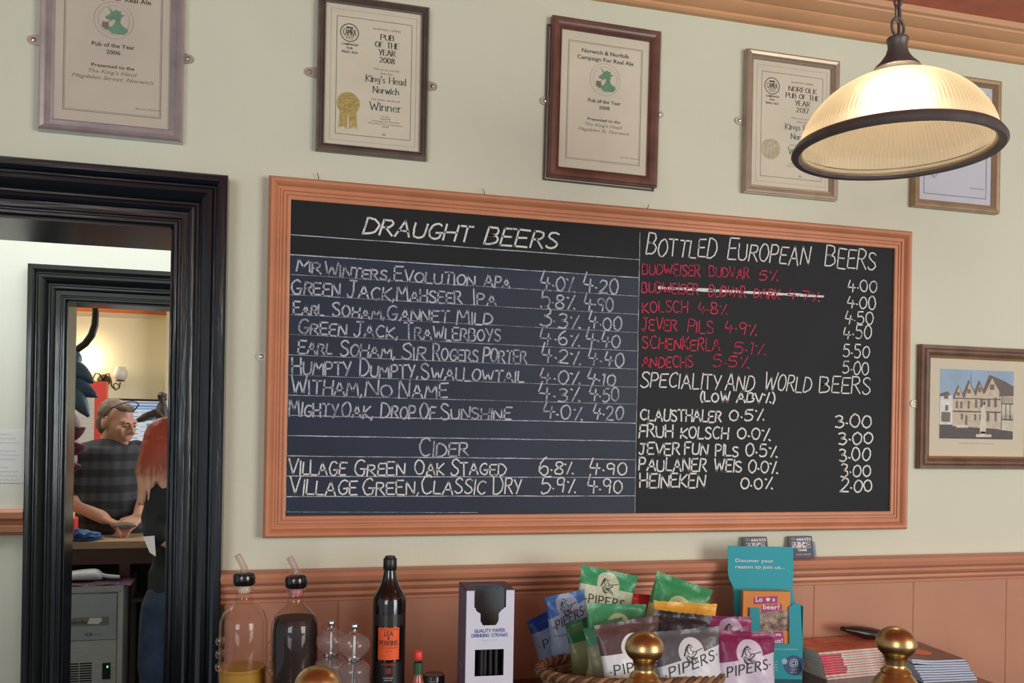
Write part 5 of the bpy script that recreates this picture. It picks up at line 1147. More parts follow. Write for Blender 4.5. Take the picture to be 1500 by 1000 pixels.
# cloth and scoop
o = (X0 + .2, YF + .1, ZT)
t = thing('bar_cloth', 'thin red and blue cloth lying on top of the ice machine', 'cloth', o)
v = []; n = 14
for i in range(n+1):
    for j in range(7):
        x_ = X0 + .02 + (X1 + .03 - X0 - .02) * i / n; y_ = YF + .0 + .25 * j / 6; v.append((x_, y_, ZT + .003 + .003 * math.sin(i * 1.3 + j) + .002 * math.sin(i * 3.1)))
v2 = [(a_, b_, c2 - .0025) for a_, b_, c2 in v]; N = len(v)
fs = [(i*7+j, (i+1)*7+j, (i+1)*7+j+1, i*7+j+1) for i in range(n) for j in range(6)]
fs += [tuple(N + q for q in f)[::-1] for f in fs]
m = MB(off=o); m.add(v + v2, fs); m.build('cloth_sheet', mat('dark_patterned_cloth', (104, 58, 72), .8, noise=.4, scale=40, dark=(44, 48, 80), k=1.1), t)
pc = onY(128, 848, YF + .12)
o = (pc.x, YF + .12, ZT + .006)
t = thing('ice_scoop', 'white plastic ice scoop lying on top of the ice machine', 'scoop', o)
WPL = mat('white_plastic', (206, 218, 226), .35, noise=0, k=1.15)
rg = []
for i in range(13):
    u = i / 12; x_ = -.15 + .21 * u; r_ = .016 + .020 * math.sin(min(1, u * 1.15) * PI / 2) ** .8 * (1 if u < .9 else 1 - (u - .9) * 6)
    rg.append([(x_, r_ * 1.1 * math.cos(a_), r_ * .72 + r_ * .72 * math.sin(a_)) for a_ in [k*2*PI/20 for k in range(20)]])
vv, ff = loft(rg); MB().add(vv, ff).build('scoop_bowl', WPL, t, 60)
MB().tube([(.055, 0, .022), (.075, 0, .018), (.10, 0, .014), (.135, 0, .012)], [.012, .009, .010, .008], 12).build('handle', WPL, t, 60)

# --- things on the bar counter
p = onY(104, 782, 2.66); o = (p.x - .03, 2.66, 1.0505)
t = thing('red_box', 'red collection box at the left end of the visible counter', 'box', o)
rg = [[(x_, y_, z_) for x_, y_ in ((-.06 + d, -.04 + d), (.052 - d, -.04 + d), (.052 - d, .04 - d), (-.06 + d, .04 - d))] for z_, d in ((0, .002), (.003, 0), (.095, 0), (.1, .003))]
vv, ff = loft(rg); MB().add(vv, ff).build('box_body', mat('bright_red_plastic', (226, 74, 66), .4, noise=.03, k=1.15), t)
MB().box((-.05, -.0412, .02), (.03, -.0402, .06)).build('label', mat('box_label', (228, 150, 140), .6), t)
p = onY(124, 781, 2.60); o = (p.x - .02, 2.64, 1.0505)
t = thing('blue_tray', 'blue crumpled bar towel in a shallow tray on the counter', 'tray', o)
BT = mat('blue_plastic', (60, 96, 150), .35, noise=.15, scale=20, k=1.15)
MB().lathe([(0, .001), (.07, .001), (.085, .012), (.088, .012), (.074, 0), (0, 0)], (0, 0, 0), 32).build('tray', BT, t, 50)
rg = []
for i in range(9):
    u = i / 8; r_ = .045 * math.sin(PI * min(max(u, .06), .94)) ** .5
    rg.append([(-.04 + .12 * u, r_ * math.cos(a_) + .008 * math.sin(5 * a_ + i), .006 + (.026 - .014 * u) * (1 + math.sin(a_ + .3 * math.sin(i * 2)))) for a_ in [k*2*PI/18 for k in range(18)]])
vv, ff = loft(rg); MB().add(vv, ff).build('towel', mat('blue_towel', (72, 104, 150), .85, noise=.3, scale=30, bump=.5), t, 70)

# --- rear wall: sconce, screen, notice boards
WY = 5.4
def wp(x, y, d=0): return onY(x, y, WY - d)
c0 = wp(152, 557); t = thing('wall_sconce', 'twin scroll-arm wall light with opal shades on the rear wall', 'wall lamp', c0)
IR = mat('dark_iron', (70, 58, 48), .4, metal=.5, k=1)
MB(off=c0).lathe([(0, .022), (.02, .020), (.036, .012), (.044, .004), (.046, 0), (0, 0)], (0, 0, 0), 28, T=Matrix.Translation(c0) @ Matrix.Rotation(PI/2, 4, 'X')).build('back_plate', IR, t, 50)
for s, lit in ((1, False), (-1, True)):
    P_ = [(0, 0, .02), (.022, .045, .05), (.045, .048, .07), (.060, .01, .08), (.070, -.045, .085), (.095, -.072, .085), (.120, -.055, .085), (.128, -.012, .085)]
    pts = [Vector((c0.x + s * a_, WY - d_, c0.z + b_)) for a_, b_, d_ in P_]
    MB(off=c0).tube(pts, .0055, 8).build('scroll_arm', IR, t, 60)
    MB(off=c0).tube([Vector((c0.x + s * (.098 + .016 * math.cos(a_)), WY - .085, c0.z - .040 + .018 * math.sin(a_))) for a_ in [k * .35 for k in range(14)]], .004, 6).build('scroll', IR, t, 60)
    cc = Vector((c0.x + s * .128, WY - .085, c0.z - .008))
    MB(off=c0).lathe([(0, 0), (.028, .002), (.034, .008), (.030, .010), (0, .008)], cc, 24).build('cup', IR, t, 50)
    m_ = mat('opal_glass_lit', (255, 226, 170), .4, noise=0, emit=(255, 216, 150), estr=5, k=1) if lit else mat('opal_glass', (222, 212, 206), .25, noise=0, k=1.1)
    MB(off=c0).lathe([(.018, .008), (.040, .024), (.050, .050), (.046, .078), (.034, .098), (.036, .108)], cc, 32).build('glass_shade', m_, t, 60)
point('sconce_light', (c0.x - .128, WY - .12, c0.z + .16), 3, (1.0, .84, .60), .04)
# screen
a0, a1 = wp(157, 583, .05), wp(240, 583, .05); zb = wp(200, 662, .05).z
o = ((a0.x + a1.x) / 2, WY - .05, zb)
t = thing('wall_screen', 'black-framed wall screen showing a blue and white web page above the man', 'screen', o)
MB(off=o).box((a0.x, WY - .05, zb), (a1.x, WY - .001, a0.z)).build('housing', mat('screen_black', (24, 24, 26), .3, noise=0, k=1), t)
sc_ = MB(off=o).box((a0.x + .014, WY - .052, zb + .014), (a1.x - .014, WY - .050, a0.z - .016)).build('display_panel', mat('screen_white', (226, 232, 244), .3, noise=0, emit=(226, 234, 250), estr=.55, k=.3), t)
LB = mat('screen_blue', (110, 156, 214), .3, noise=0, emit=(110, 156, 214), estr=.6, k=.3); LG = mat('screen_grey', (150, 160, 190), .3, noise=0, emit=(150, 160, 190), estr=.6, k=.3)
sx, sz0 = a0.x + .02, a0.z - .022; Wd = a1.x - a0.x - .04
def sr(u0, u1, v0, v1, m_, nm): MB(off=o).box((sx + Wd*u0, WY - .0528, sz0 - v1), (sx + Wd*u1, WY - .0522, sz0 - v0)).build(nm, m_, sc_)
sr(0, 1, .0, .016, LG, 'page_banner'); sr(.05, .95, .024, .04, LB, 'page_header'); sr(0, .95, .046, .056, LB, 'menu_bar')
for i in range(7): sr(.36 if i < 3 else .3, .56, .075 + i * .032, .083 + i * .032, LG, 'text_line')
for i in range(6): sr(.60, .70, .075 + i * .036, .080 + i * .036, LG, 'text_line')
for i in range(4): sr(.72, .95, .07 + i * .045, .095 + i * .045, LB, 'side_panel')
# white menu board left of the man
a0, a1 = wp(100, 575), wp(141, 575); zb = wp(120, 660).z
o = ((a0.x + a1.x) / 2, WY, zb); t = thing('notice_board', 'white notice board with faint writing on the rear wall, left of the man', 'notice board', o)
MB(off=o).box((a0.x - .2, WY - .02, zb), (a1.x, WY - .002, a0.z)).build('board', mat('white_board', (214, 210, 204), .6, noise=.03, k=1.1), t)
m = MB(off=o); rs = random.Random(9)
for i in range(11):
    zz = a0.z - .08 - i * .036; ribbon(m, [(a0.x - .05 + k * .009, zz + .004 * math.sin(k * 2.1 + i)) for k in range(28)], .0022, lambda u, v: Vector((u, WY - .0206, v)))
m.build('handwriting', mat('faint_brown_ink', (176, 160, 156), .8, noise=0), t, fix=False)['kind'] = 'stuff'
a0, a1 = wp(196, 664), wp(243, 664); zb = wp(220, 740).z
o = ((a0.x + a1.x) / 2, WY, zb); t = thing('white_panel', 'white panel low on the rear wall between the man and the red-haired woman', 'panel', o)
MB(off=o).box((a0.x, WY - .02, zb), (a1.x, WY - .002, a0.z)).build('board', mat('white_board', (214, 210, 204)), t)

# --- red post with bracket behind the man
Yp = 3.7; p0, p1 = onY(139, 558, Yp), onY(156, 558, Yp); q0 = onY(127.5, 558, Yp); q1 = onY(139, 567, Yp)
o = (p0.x, Yp, 0); t = thing('red_post', 'red painted post with an angled bracket at the top, behind the man', 'post', o)
REDP = mat('red_gloss_paint', (206, 70, 62), .35, noise=.05, k=1.15)
MB(off=o).box((p0.x, Yp, 0), (p1.x, Yp + .06, p0.z)).build('upright', REDP, t)
MB(off=o).prism([(q0.x, p0.z), (p0.x, p0.z), (p0.x, q1.z - .02)], Yp, Yp + .06).build('bracket', REDP, t)

# --- hanging dragon figure at the left of the opening
O_ = at(108, 600, 3.72)
t = thing('dragon_figure', 'hanging carnival dragon figure with black curved horn, blue puffed lobes and red-white lobes', 'figure', O_)
def lobe(name, px, py, dep, rx, rz, ry, rot, m_, tipx=0):
    c_ = at(px, py, dep); rg = []; n = 12
    for i in range(n+1):
        u = i / n; s_ = math.sin(PI * min(max(u, .03), .97)) ** .6 * (1 - .45 * u * tipx)
        rg.append([(rx * s_ * math.cos(a_), ry * s_ * math.sin(a_) * (1 + .12 * math.sin(3 * a_)), -rz + 2 * rz * (1 - u)) for a_ in [k*2*PI/18 for k in range(18)]])
    vv, ff = loft(rg)
    T = Matrix.Translation(c_) @ Matrix.Rotation(rot, 4, 'Y')
    MB(off=O_).add(vv, ff, T).build(name, m_, t, 70)
DBL = mat('slate_blue_fabric', (70, 98, 122), .4, noise=.3, scale=14, dark=(52, 66, 84), bump=.5, bscale=20, k=1.15)
DBT = mat('teal_blue_fabric', (60, 104, 126), .35, noise=.35, scale=16, dark=(44, 64, 96), bump=.5, bscale=20, k=1.15)
DPK = mat('pale_pink_fabric', (190, 160, 164), .5, noise=.2, scale=14, bump=.4, bscale=20, k=1.15); DBG = mat('burgundy_fabric', (116, 44, 66), .45, noise=.25, scale=16, bump=.4, bscale=20, k=1.15)
lobe('crest_lobe', 100, 527, 3.74, .055, .058, .04, rad(-35), DBL)
lobe('crest_lobe', 115, 545, 3.72, .052, .072, .04, rad(-55), DBL, 1)
lobe('crest_lobe', 118, 568, 3.70, .045, .075, .04, rad(-62), DBT, 1)
lobe('crest_lobe', 114, 586, 3.68, .045, .080, .04, rad(-32), DBL, 1)
lobe('crest_lobe', 96, 560, 3.72, .07, .10, .05, rad(-10), DBL)
lobe('jaw_lobe', 104, 618, 3.72, .045, .060, .04, rad(-40), DPK, 1)
lobe('jaw_lobe', 110, 634, 3.70, .034, .045, .035, rad(-120), DBG, 1)
lobe('jaw_lobe', 103, 646, 3.71, .040, .050, .035, rad(-30), DPK, 1)
lobe('jaw_lobe', 110, 657, 3.70, .034, .042, .035, rad(-110), DBG, 1)
lobe('jaw_lobe', 103, 672, 3.71, .036, .045, .035, rad(-20), DPK, 1)
lobe('jaw_lobe', 106, 684, 3.70, .026, .034, .03, rad(-100), DBG, 1)
hp = [(134, 425, 3.8), (138, 441, 3.78), (140, 458, 3.77), (139, 476, 3.76), (134, 491, 3.75), (125, 503, 3.75), (114, 511, 3.75), (104, 517, 3.75), (95, 521, 3.75)]
MB(off=O_).tube([at(*q) for q in hp], [.008, .011, .0135, .0150, .0155, .0150, .0145, .014, .014], 12).build('horn', mat('black_horn', (46, 40, 30), .4, noise=.2, k=1), t, 70)
MB(off=O_).tube([at(134, 425, 3.8), at(134, 425, 3.8) + Vector((0, 0, 2.497 - at(134, 425, 3.8).z))], .002, 6).build('hanging_cord', mat('dark_wire', (70, 62, 54)), t)

# --- dark bird sculpture at the right
Yb = 3.35
O_ = onY(236, 640, Yb); t = thing('carved_bird', 'dark brown carved bird figure with grey spread wings behind the woman', 'figure', (O_.x, Yb, 1.05))
OO = (O_.x, Yb, 1.05)
DBN = mat('dark_carved_wood', (62, 48, 44), .5, noise=.35, scale=30, bump=.6, bscale=60, k=1.1); GW = mat('grey_feathers', (112, 104, 100), .6, noise=.3, scale=25, bump=.5, bscale=60, k=1.15)
pb = lambda x, y, d=0: onY(x, y, Yb + d)
rg = []
prof_ = [(236, 582, 5), (238, 588, 4.2), (237, 596, 7.5), (237, 607, 9.5), (238, 620, 9), (238, 640, 9), (238, 665, 7)]
MB(off=OO).tube([pb(x, y) for x, y, r in prof_], [r * .0038 for x, y, r in prof_], 14).build('body', DBN, t, 60)
MB(off=OO).tube([pb(233, 581, -.01), pb(236, 579), pb(240, 580, .01), pb(242, 586)], [.012, .021, .020, .010], 12).build('head', DBN, t, 60)
for pts_ in ([(196, 618), (212, 606), (229, 599), (233, 606), (226, 614), (210, 618)], [(228, 600), (234, 599), (247, 616), (250, 626), (243, 622), (233, 610)]):
    P3 = [(pb(x, y).x, pb(x, y).z) for x, y in pts_]
    w_ = MB(off=OO).prism(P3, Yb - .06, Yb - .045).build('wing', GW, t)
    for k in range(4):
        u = (k + 1) / 5; a_ = Vector((P3[0][0], Yb - .062, P3[0][1])); b_ = Vector((P3[2][0], Yb - .062, P3[2][1])); d_ = Vector((P3[-1][0], Yb - .062, P3[-1][1])); e_ = Vector((P3[3][0], Yb - .062, P3[3][1]))
        MB(off=OO).tube([a_.lerp(d_, u * .8), b_.lerp(e_, u)], .004, 6).build('feather_quill', DBN, w_, 60)
MB(off=OO).box((O_.x - .06, Yb - .06, 1.05), (O_.x + .06, Yb + .06, 1.08)).build('base', DBN, t)
oo = (O_.x, Yb, 0); tt = thing('side_cabinet', 'dark cabinet behind the bar carrying the carved bird', 'cabinet', oo)
MB(off=oo).box((O_.x - .16, Yb - .12, 0), (O_.x + .6, Yb + .25, 1.03)).build('carcass', DRW, tt); MB(off=oo).box((O_.x - .17, Yb - .13, 1.03), (O_.x + .61, Yb + .26, 1.05)).build('top_board', DRW, tt)

# ================================================================== people: joined tapered limbs melted into one surface
_bm = bmesh.new(); bmesh.ops.create_icosphere(_bm, subdivisions=2, radius=1); ICV = [v.co.copy() for v in _bm.verts]; ICF = [tuple(v.index for v in f.verts) for f in _bm.faces]; _bm.free()
class Body:
    def __init__(s, off): s.mb = MB(off=off)
    def cap(s, p0, p1, r0, r1):
        p0, p1 = Vector(p0), Vector(p1); ax = (p1 - p0).normalized() if (p1 - p0).length > 1e-6 else Vector((0, 0, 1))
        s.mb.add([(p1 + n * r1) if n.dot(ax) > 0 else (p0 + n * r0) for n in ICV], ICF); return s
    def ell(s, T, c, r):
        s.mb.add([T @ (Vector(c) + Vector((n.x * r[0], n.y * r[1], n.z * r[2]))) for n in ICV], ICF); return s
    def chain(s, pts, rs_):
        for i in range(len(pts) - 1): s.cap(pts[i], pts[i+1], rs_[i], rs_[i+1])
        return s
    def ecap(s, p0, p1, r0, r1, side, flat):
        """flattened capsule: wide along side, thin by factor flat"""
        p0, p1 = Vector(p0), Vector(p1); ax = (p1 - p0).normalized(); sd = (side - ax * side.dot(ax)).normalized(); th = ax.cross(sd)
        def q(n, r): return sd * n.dot(sd) * r + th * n.dot(th) * r * flat + ax * n.dot(ax) * r * .6
        s.mb.add([(p1 + q(n, r1)) if n.dot(ax) > 0 else (p0 + q(n, r0)) for n in ICV], ICF); return s
    def build(s, name, m, parent, voxel=.007, smooth=6, fac=.6):
        o = s.mb.build(name, m, parent)
        r = o.modifiers.new('melt', 'REMESH'); r.mode = 'VOXEL'; r.voxel_size = voxel; r.use_smooth_shade = True
        k = o.modifiers.new('relax', 'SMOOTH'); k.factor = fac; k.iterations = smooth
        dg = bpy.context.evaluated_depsgraph_get(); me = bpy.data.meshes.new_from_object(o.evaluated_get(dg))
        o.modifiers.clear(); o.data = me
        for p_ in me.polygons: p_.use_smooth = True
        if not me.materials: me.materials.append(m)
        return o
def hand(B, wrist, direc, palm_n, side, s=1.0, curl=.5):
    """palm, four fingers of different length and a thumb from the palm's side"""
    d = direc.normalized(); n = (palm_n - d * palm_n.dot(d)).normalized(); t_ = d.cross(n) * side
    for k in (-1, -.33, .33, 1):
        B.cap(wrist + t_ * (.012 * k * s), wrist + d * (.082 * s) + t_ * (.028 * k * s), .017 * s, .0125 * s)
    for k, L_ in ((-1, .062), (-.33, .074), (.33, .080), (1, .070)):
        p_ = wrist + d * (.084 * s) + t_ * (.028 * k * s); dd = d.copy()
        for j, (f_, r_) in enumerate(((.45, .0092), (.32, .0085), (.23, .0078))):
            dd = (dd + n * curl * (.55 + .25 * j)).normalized(); p2 = p_ + dd * (L_ * f_ * s); B.cap(p_, p2, r_ * s, r_ * .92 * s); p_ = p2
    p_ = wrist + d * (.025 * s) + t_ * (.022 * s); dd = (d * .6 + t_ * .75 + n * .25).normalized(); p2 = p_ + dd * (.042 * s); B.cap(p_, p2, .014 * s, .0105 * s)
    dd = (d * .85 + t_ * .15 + n * .5).normalized(); p3 = p2 + dd * (.03 * s); B.cap(p2, p3, .0102 * s, .0088 * s); B.cap(p3, p3 + (dd + n * .3).normalized() * (.022 * s), .0088 * s, .0078 * s)
def face_frame(c, facing, up=Vector((0, 0, 1))):
    f = facing.normalized(); r_ = f.cross(up).normalized(); u = r_.cross(f)
    return Matrix(((r_.x, f.x, u.x, c.x), (r_.y, f.y, u.y, c.y), (r_.z, f.z, u.z, c.z), (0, 0, 0, 1)))
def head(B, T, k=1.0):
    e = lambda c, r: B.ell(T, [a_ * k for a_ in c], [a_ * k for a_ in r])
    e((0, -.015, .030), (.074, .094, .088)); e((0, .020, -.010), (.066, .072, .090)); e((0, .030, -.062), (.050, .056, .044)); e((0, .062, -.088), (.026, .026, .020))
    cp_ = lambda a_, b_, r0, r1: B.cap(T @ (Vector(a_) * k), T @ (Vector(b_) * k), r0 * k, r1 * k)
    cp_((-.036, .076, .022), (.036, .076, .022), .014, .014); cp_((0, .088, .016), (0, .112, -.026), .008, .0125); cp_((-.013, .094, -.030), (.013, .094, -.030), .009, .009)
    cp_((-.040, .066, -.020), (-.030, .070, -.045), .020, .016); cp_((.040, .066, -.020), (.030, .070, -.045), .020, .016)
    cp_((-.020, .086, -.052), (.020, .086, -.052), .0075, .0075); cp_((-.016, .085, -.062), (.016, .085, -.062), .008, .008)
    for s_ in (-1, 1): e((s_ * .076, -.006, -.004), (.010, .020, .030)); e((s_ * .074, -.004, -.022), (.009, .012, .014))
def eyes(parent, off, T, k=1.0):
    for s_ in (-1, 1):
        c_ = T @ (Vector((s_ * .030, .079, .000)) * k)
        MB(off=off).add([c_ + (T.to_3x3() @ Vector((n.x * .013 * k, n.y * .0085 * k, n.z * .0068 * k))) for n in ICV], ICF).build('eye', mat('eye_white', (150, 140, 134), .3, noise=0, k=1), parent, 60)
        c2 = T @ (Vector((s_ * .030, .0865, .000)) * k)
        MB(off=off).add([c2 + (T.to_3x3() @ Vector((n.x * .0058 * k, n.y * .003 * k, n.z * .0058 * k))) for n in ICV], ICF).build('iris', mat('iris', (60, 54, 52), .2, noise=0, k=1), parent, 60)
        B = Body(off); B.cap(T @ (Vector((s_ * .016, .090, .017)) * k), T @ (Vector((s_ * .044, .082, .019)) * k), .0042 * k, .0032 * k); B.build('eyebrow', mat('eyebrow', (96, 72, 56), .8, k=1), parent, .003, 2)
SKIN = mat('skin', (196, 146, 124), .5, noise=.06, scale=20, k=1.15)
# --- the man behind the counter
hc = at(171, 619, 4.40); base = Vector((hc.x, hc.y + .02, 0))
man = thing('person', 'man in dark striped polo shirt with glasses pushed up, leaning over the counter', 'person', base)
facing = Vector((.80, -.56, -.20)); T = face_frame(hc, facing)
shR, shL = at(126, 668, 4.30), at(200, 664, 4.52)
elR, wrR = at(100, 728, 4.27), at(152, 759, 4.21); elL, wrL = at(216, 728, 4.44), at(203, 757, 4.27)
neck = at(163, 655, 4.43); chest = at(160, 690, 4.40); belly = at(164, 745, 4.36); hip = Vector((belly.x, belly.y + .11, .98))
hipR, hipL = hip + Vector((-.09, -.04, -.04)), hip + Vector((.09, .05, -.04))
ftR, ftL = Vector((hipR.x - .02, hipR.y - .0, .07)), Vector((hipL.x + .03, hipL.y + .03, .07))
B = Body(base); head(B, T)
B.cap(hc + Vector((-.01, .01, -.06)), neck, .060, .066); B.cap(neck, chest + Vector((0, 0, .06)), .066, .09)
sdv = (shL - shR).normalized()
B.ecap(chest + Vector((0, 0, .03)), belly, .165, .155, sdv, .68); B.ecap(belly, hip, .15, .15, sdv, .75)
B.chain([shR, elR, elR.lerp(wrR, .3), wrR], [.052, .046, .046, .030]); B.chain([shL, elL, elL.lerp(wrL, .3), wrL], [.052, .046, .046, .030])
for h_, f_ in ((hipR, ftR), (hipL, ftL)):
    kn = (h_ + f_) / 2 + Vector((0, -.03, .02)); B.chain([h_, kn, f_], [.085, .058, .042]); B.cap(f_ + Vector((0, .03, -.03)), f_ + Vector((.04, -.15, -.035)), .038, .033)
hand(B, wrR, (at(172, 768, 4.19) - wrR), Vector((.1, -.3, -1)), 1, 1.0, .75)
hand(B, wrL, (at(188, 768, 4.20) - wrL), Vector((-.2, .3, -.9)), -1, 1.0, .75)
bd_ = B.build('body', SKIN, man, .006, 5, .5)
eyes(bd_, base, T)
B = Body(base)
for c_, r_ in (((0, -.026, .040), (.0775, .086, .081)), ((0, .028, .082), (.054, .050, .026)), ((.0, -.046, .0), (.074, .058, .080))): B.ell(T, c_, r_)
B.build('short_hair', mat('grey_brown_hair', (92, 72, 54), .75, noise=.25, scale=40, bump=.6, bscale=120, dark=(128, 112, 98), k=1.05), man, .006, 3)
m = MB(off=base)   # glasses pushed up on the head, arms reaching to the ears
for s_ in (-1, 1): m.tube([T @ Vector(q) for q in ((s_ * .079, -.012, .010), (s_ * .084, .002, .045), (s_ * .078, .030, .082), (s_ * .060, .060, .106))], .0030, 6)
m.tube([T @ Vector(q) for q in ((-.060, .060, .106), (-.03, .070, .120), (0, .072, .124), (.03, .070, .120), (.060, .060, .106))], .0030, 6)
m.build('glasses', mat('black_glasses', (24, 24, 26), .3, noise=0, k=1), man, 60)
def stripe_mat(name, c1, c2, sc, coarse):
    m = bpy.data.materials.new(name); m.use_nodes = True; nt = m.node_tree; b = nt.nodes['Principled BSDF']; b.inputs['Roughness'].default_value = .85
    tc = nt.nodes.new('ShaderNodeTexCoord'); w = nt.nodes.new('ShaderNodeTexWave'); w.bands_direction = 'Z'; w.inputs['Scale'].default_value = sc; w.inputs['Distortion'].default_value = .8; w.inputs['Detail'].default_value = 1
    r = nt.nodes.new('ShaderNodeValToRGB'); r.color_ramp.elements[0].position = .42; r.color_ramp.elements[1].position = .58
    r.color_ramp.elements[0].color = rgb(*c1, 1.1); r.color_ramp.elements[1].color = rgb(*c2, 1.1)
    w2 = nt.nodes.new('ShaderNodeTexWave'); w2.bands_direction = 'X'; w2.inputs['Scale'].default_value = sc * 1.6
    mx = nt.nodes.new('ShaderNodeMix'); mx.data_type = 'RGBA'; mx.blend_type = 'MULTIPLY'; mx.inputs[0].default_value = .35
    nt.links.new(tc.outputs['Object'], w.inputs[0]); nt.links.new(tc.outputs['Object'], w2.inputs[0]); nt.links.new(w.outputs['Fac'], r.inputs[0])
    nt.links.new(r.outputs[0], mx.inputs[6]); nt.links.new(w2.outputs['Color'], mx.inputs[7]); nt.links.new(mx.outputs[2], b.inputs['Base Color'])
    return m
B = Body(base)
B.ecap(chest + Vector((0, 0, .055)), belly, .188, .176, sdv, .72); B.ecap(belly, hip + Vector((0, 0, -.05)), .176, .172, sdv, .76)
B.cap(neck + Vector((0, .0, -.035)), chest, .086, .12); B.cap(neck + Vector((0, .0, -.05)), shR, .072, .072); B.cap(neck + Vector((0, .0, -.05)), shL, .072, .072)
B.chain([shR, shR.lerp(elR, .5), shR.lerp(elR, .92)], [.072, .070, .066]); B.chain([shL, shL.lerp(elL, .5), shL.lerp(elL, .92)], [.072, .070, .066])
B.build('polo_shirt', stripe_mat('striped_shirt_cloth', (40, 40, 45), (66, 68, 76), 4.2, 0), man, .009, 6)
B = Body(base)
nd = (facing - Vector((0, 0, facing.z))).normalized(); sd = nd.cross(Vector((0, 0, 1)))
ring_ = [neck + Vector((0, 0, -.012)) + sd * (.076 * math.cos(a_)) + nd * (.080 * math.sin(a_)) + Vector((0, 0, -.030 * max(0, math.sin(a_)))) for a_ in [rad(100) + k * rad(340) / 16 for k in range(17)]]
for a_, b_ in zip(ring_[:-1], ring_[1:]): B.cap(a_, b_, .017, .017)
B.build('collar', mat('slate_blue_collar', (82, 92, 120), .8, k=1.1), man, .005, 3)
B = Body(base)
B.cap(hip + Vector((0, 0, .0)), hip + Vector((0, 0, -.06)), .165, .15)
for h_, f_ in ((hipR, ftR), (hipL, ftL)):
    kn = (h_ + f_) / 2 + Vector((0, -.03, .02)); B.chain([h_, kn, f_ + Vector((0, 0, .03))], [.100, .078, .066])
B.build('trousers', mat('dark_trousers', (36, 38, 46), .85, k=1), man, .011, 5)
pk = (wrR.lerp(wrL, .5)); pk = at(181, 770, 4.17)
t = thing('purse', 'small dark patterned purse held open in the hands of the man', 'purse', pk)
rg = []
for i in range(11):
    u = i / 10; s_ = math.sin(PI * min(max(u, .05), .95)) ** .5; rg.append([(-.055 + .11 * u, .018 * s_ * math.cos(a_), .013 * s_ * math.sin(a_)) for a_ in [k*2*PI/12 for k in range(12)]])
vv, ff = loft(rg); MB().add(vv, ff).build('purse_body', mat('patterned_leather', (74, 62, 62), .5, noise=.5, scale=90, dark=(150, 140, 136), k=1), t, 60)
MB().tube([(-.05, -.004, .013), (0, -.006, .018), (.05, -.004, .013)], .0022, 6).build('clasp', CHROME, t)

# --- the red-haired woman, back half turned to us
hw = at(250, 655, 3.40); base = Vector((at(262, 700, 3.42).x, hw.y + .01, 0))
wom = thing('person', 'red-haired woman in dark jacket and blue jeans seen from behind through the doorway', 'person', base)
facing = Vector((.62, .78, -.10)); T = face_frame(hw, facing)
zt = lambda v, z: Vector((v.x, v.y, z))
sh1, sh2 = at(240, 718, 3.34), at(284, 714, 3.56)
el1, wr1 = at(228, 757, 3.30), at(228, 788, 3.24); el2, wr2 = at(300, 760, 3.62), at(292, 800, 3.66)
nk = hw + Vector((0, 0, -.115)); chw = Vector((base.x + .01, base.y, 1.27)); wst = Vector((base.x + .01, base.y, 1.03)); hpw = Vector((base.x + .015, base.y, .90))
sdw = (sh2 - sh1).normalized()
h1, h2 = hpw + Vector((-.05, -.06, -.03)), hpw + Vector((.06, .06, -.03))
k1 = at(232, 985, 3.30); f1 = Vector((k1.x + .01, k1.y + .02, .06)); k1 = zt(k1, .50)
k2 = h2 + Vector((.03, .0, -.42)); f2 = zt(k2, .06)
B = Body(base); head(B, T, .93); B.cap(hw + Vector((0, 0, -.05)), nk, .05, .052); B.cap(nk, chw, .052, .09)
B.ecap(chw, wst, .135, .115, sdw, .68); B.ecap(wst, hpw, .115, .14, sdw, .78)
B.chain([sh1, el1, wr1], [.042, .036, .024]); B.chain([sh2, el2, wr2], [.042, .036, .024])
for h_, k_, f_ in ((h1, k1, f1), (h2, k2, f2)): B.chain([h_, k_, f_], [.078, .052, .038]); B.cap(f_ + Vector((-.02, -.03, -.025)), f_ + Vector((.09, .11, -.03)), .032, .028)
hand(B, wr1, Vector((.75, .45, -.55)), Vector((.0, .2, -1)), 1, .92, .6); hand(B, wr2, Vector((-.3, .6, -.3)), Vector((0, 0, -1)), 1, .92, .5)
bd_ = B.build('body', SKIN, wom, .006, 5, .5); eyes(bd_, base, T, .93)
B = Body(base)
B.ecap(chw + Vector((0, 0, .03)), wst, .150, .130, sdw, .74); B.ecap(wst, hpw + Vector((0, 0, -.02)), .13, .155, sdw, .84)
B.cap(nk + Vector((0, 0, -.05)), chw, .065, .11); B.cap(nk + Vector((0, 0, -.065)), sh1, .055, .056); B.cap(nk + Vector((0, 0, -.065)), sh2, .055, .056)
B.chain([sh1, el1, wr1 + Vector((0, 0, .01))], [.058, .054, .044]); B.chain([sh2, el2, wr2], [.058, .054, .044])
B.build('jacket', mat('black_green_jacket', (28, 34, 38), .8, noise=.15, scale=20, bump=.5, bscale=30, k=1.1), wom, .009, 5)
B = Body(base)
B.ecap(hpw + Vector((0, 0, .03)), hpw + Vector((0, 0, -.05)), .150, .150, sdw, .86)
for h_, k_, f_ in ((h1, k1, f1), (h2, k2, f2)): B.chain([h_, h_.lerp(k_, .5), k_, f_ + Vector((0, 0, .04))], [.098, .086, .066, .050])
B.build('jeans', mat('dark_denim', (38, 56, 84), .85, noise=.25, scale=16, bump=.6, bscale=26, k=1.15), wom, .009, 5)
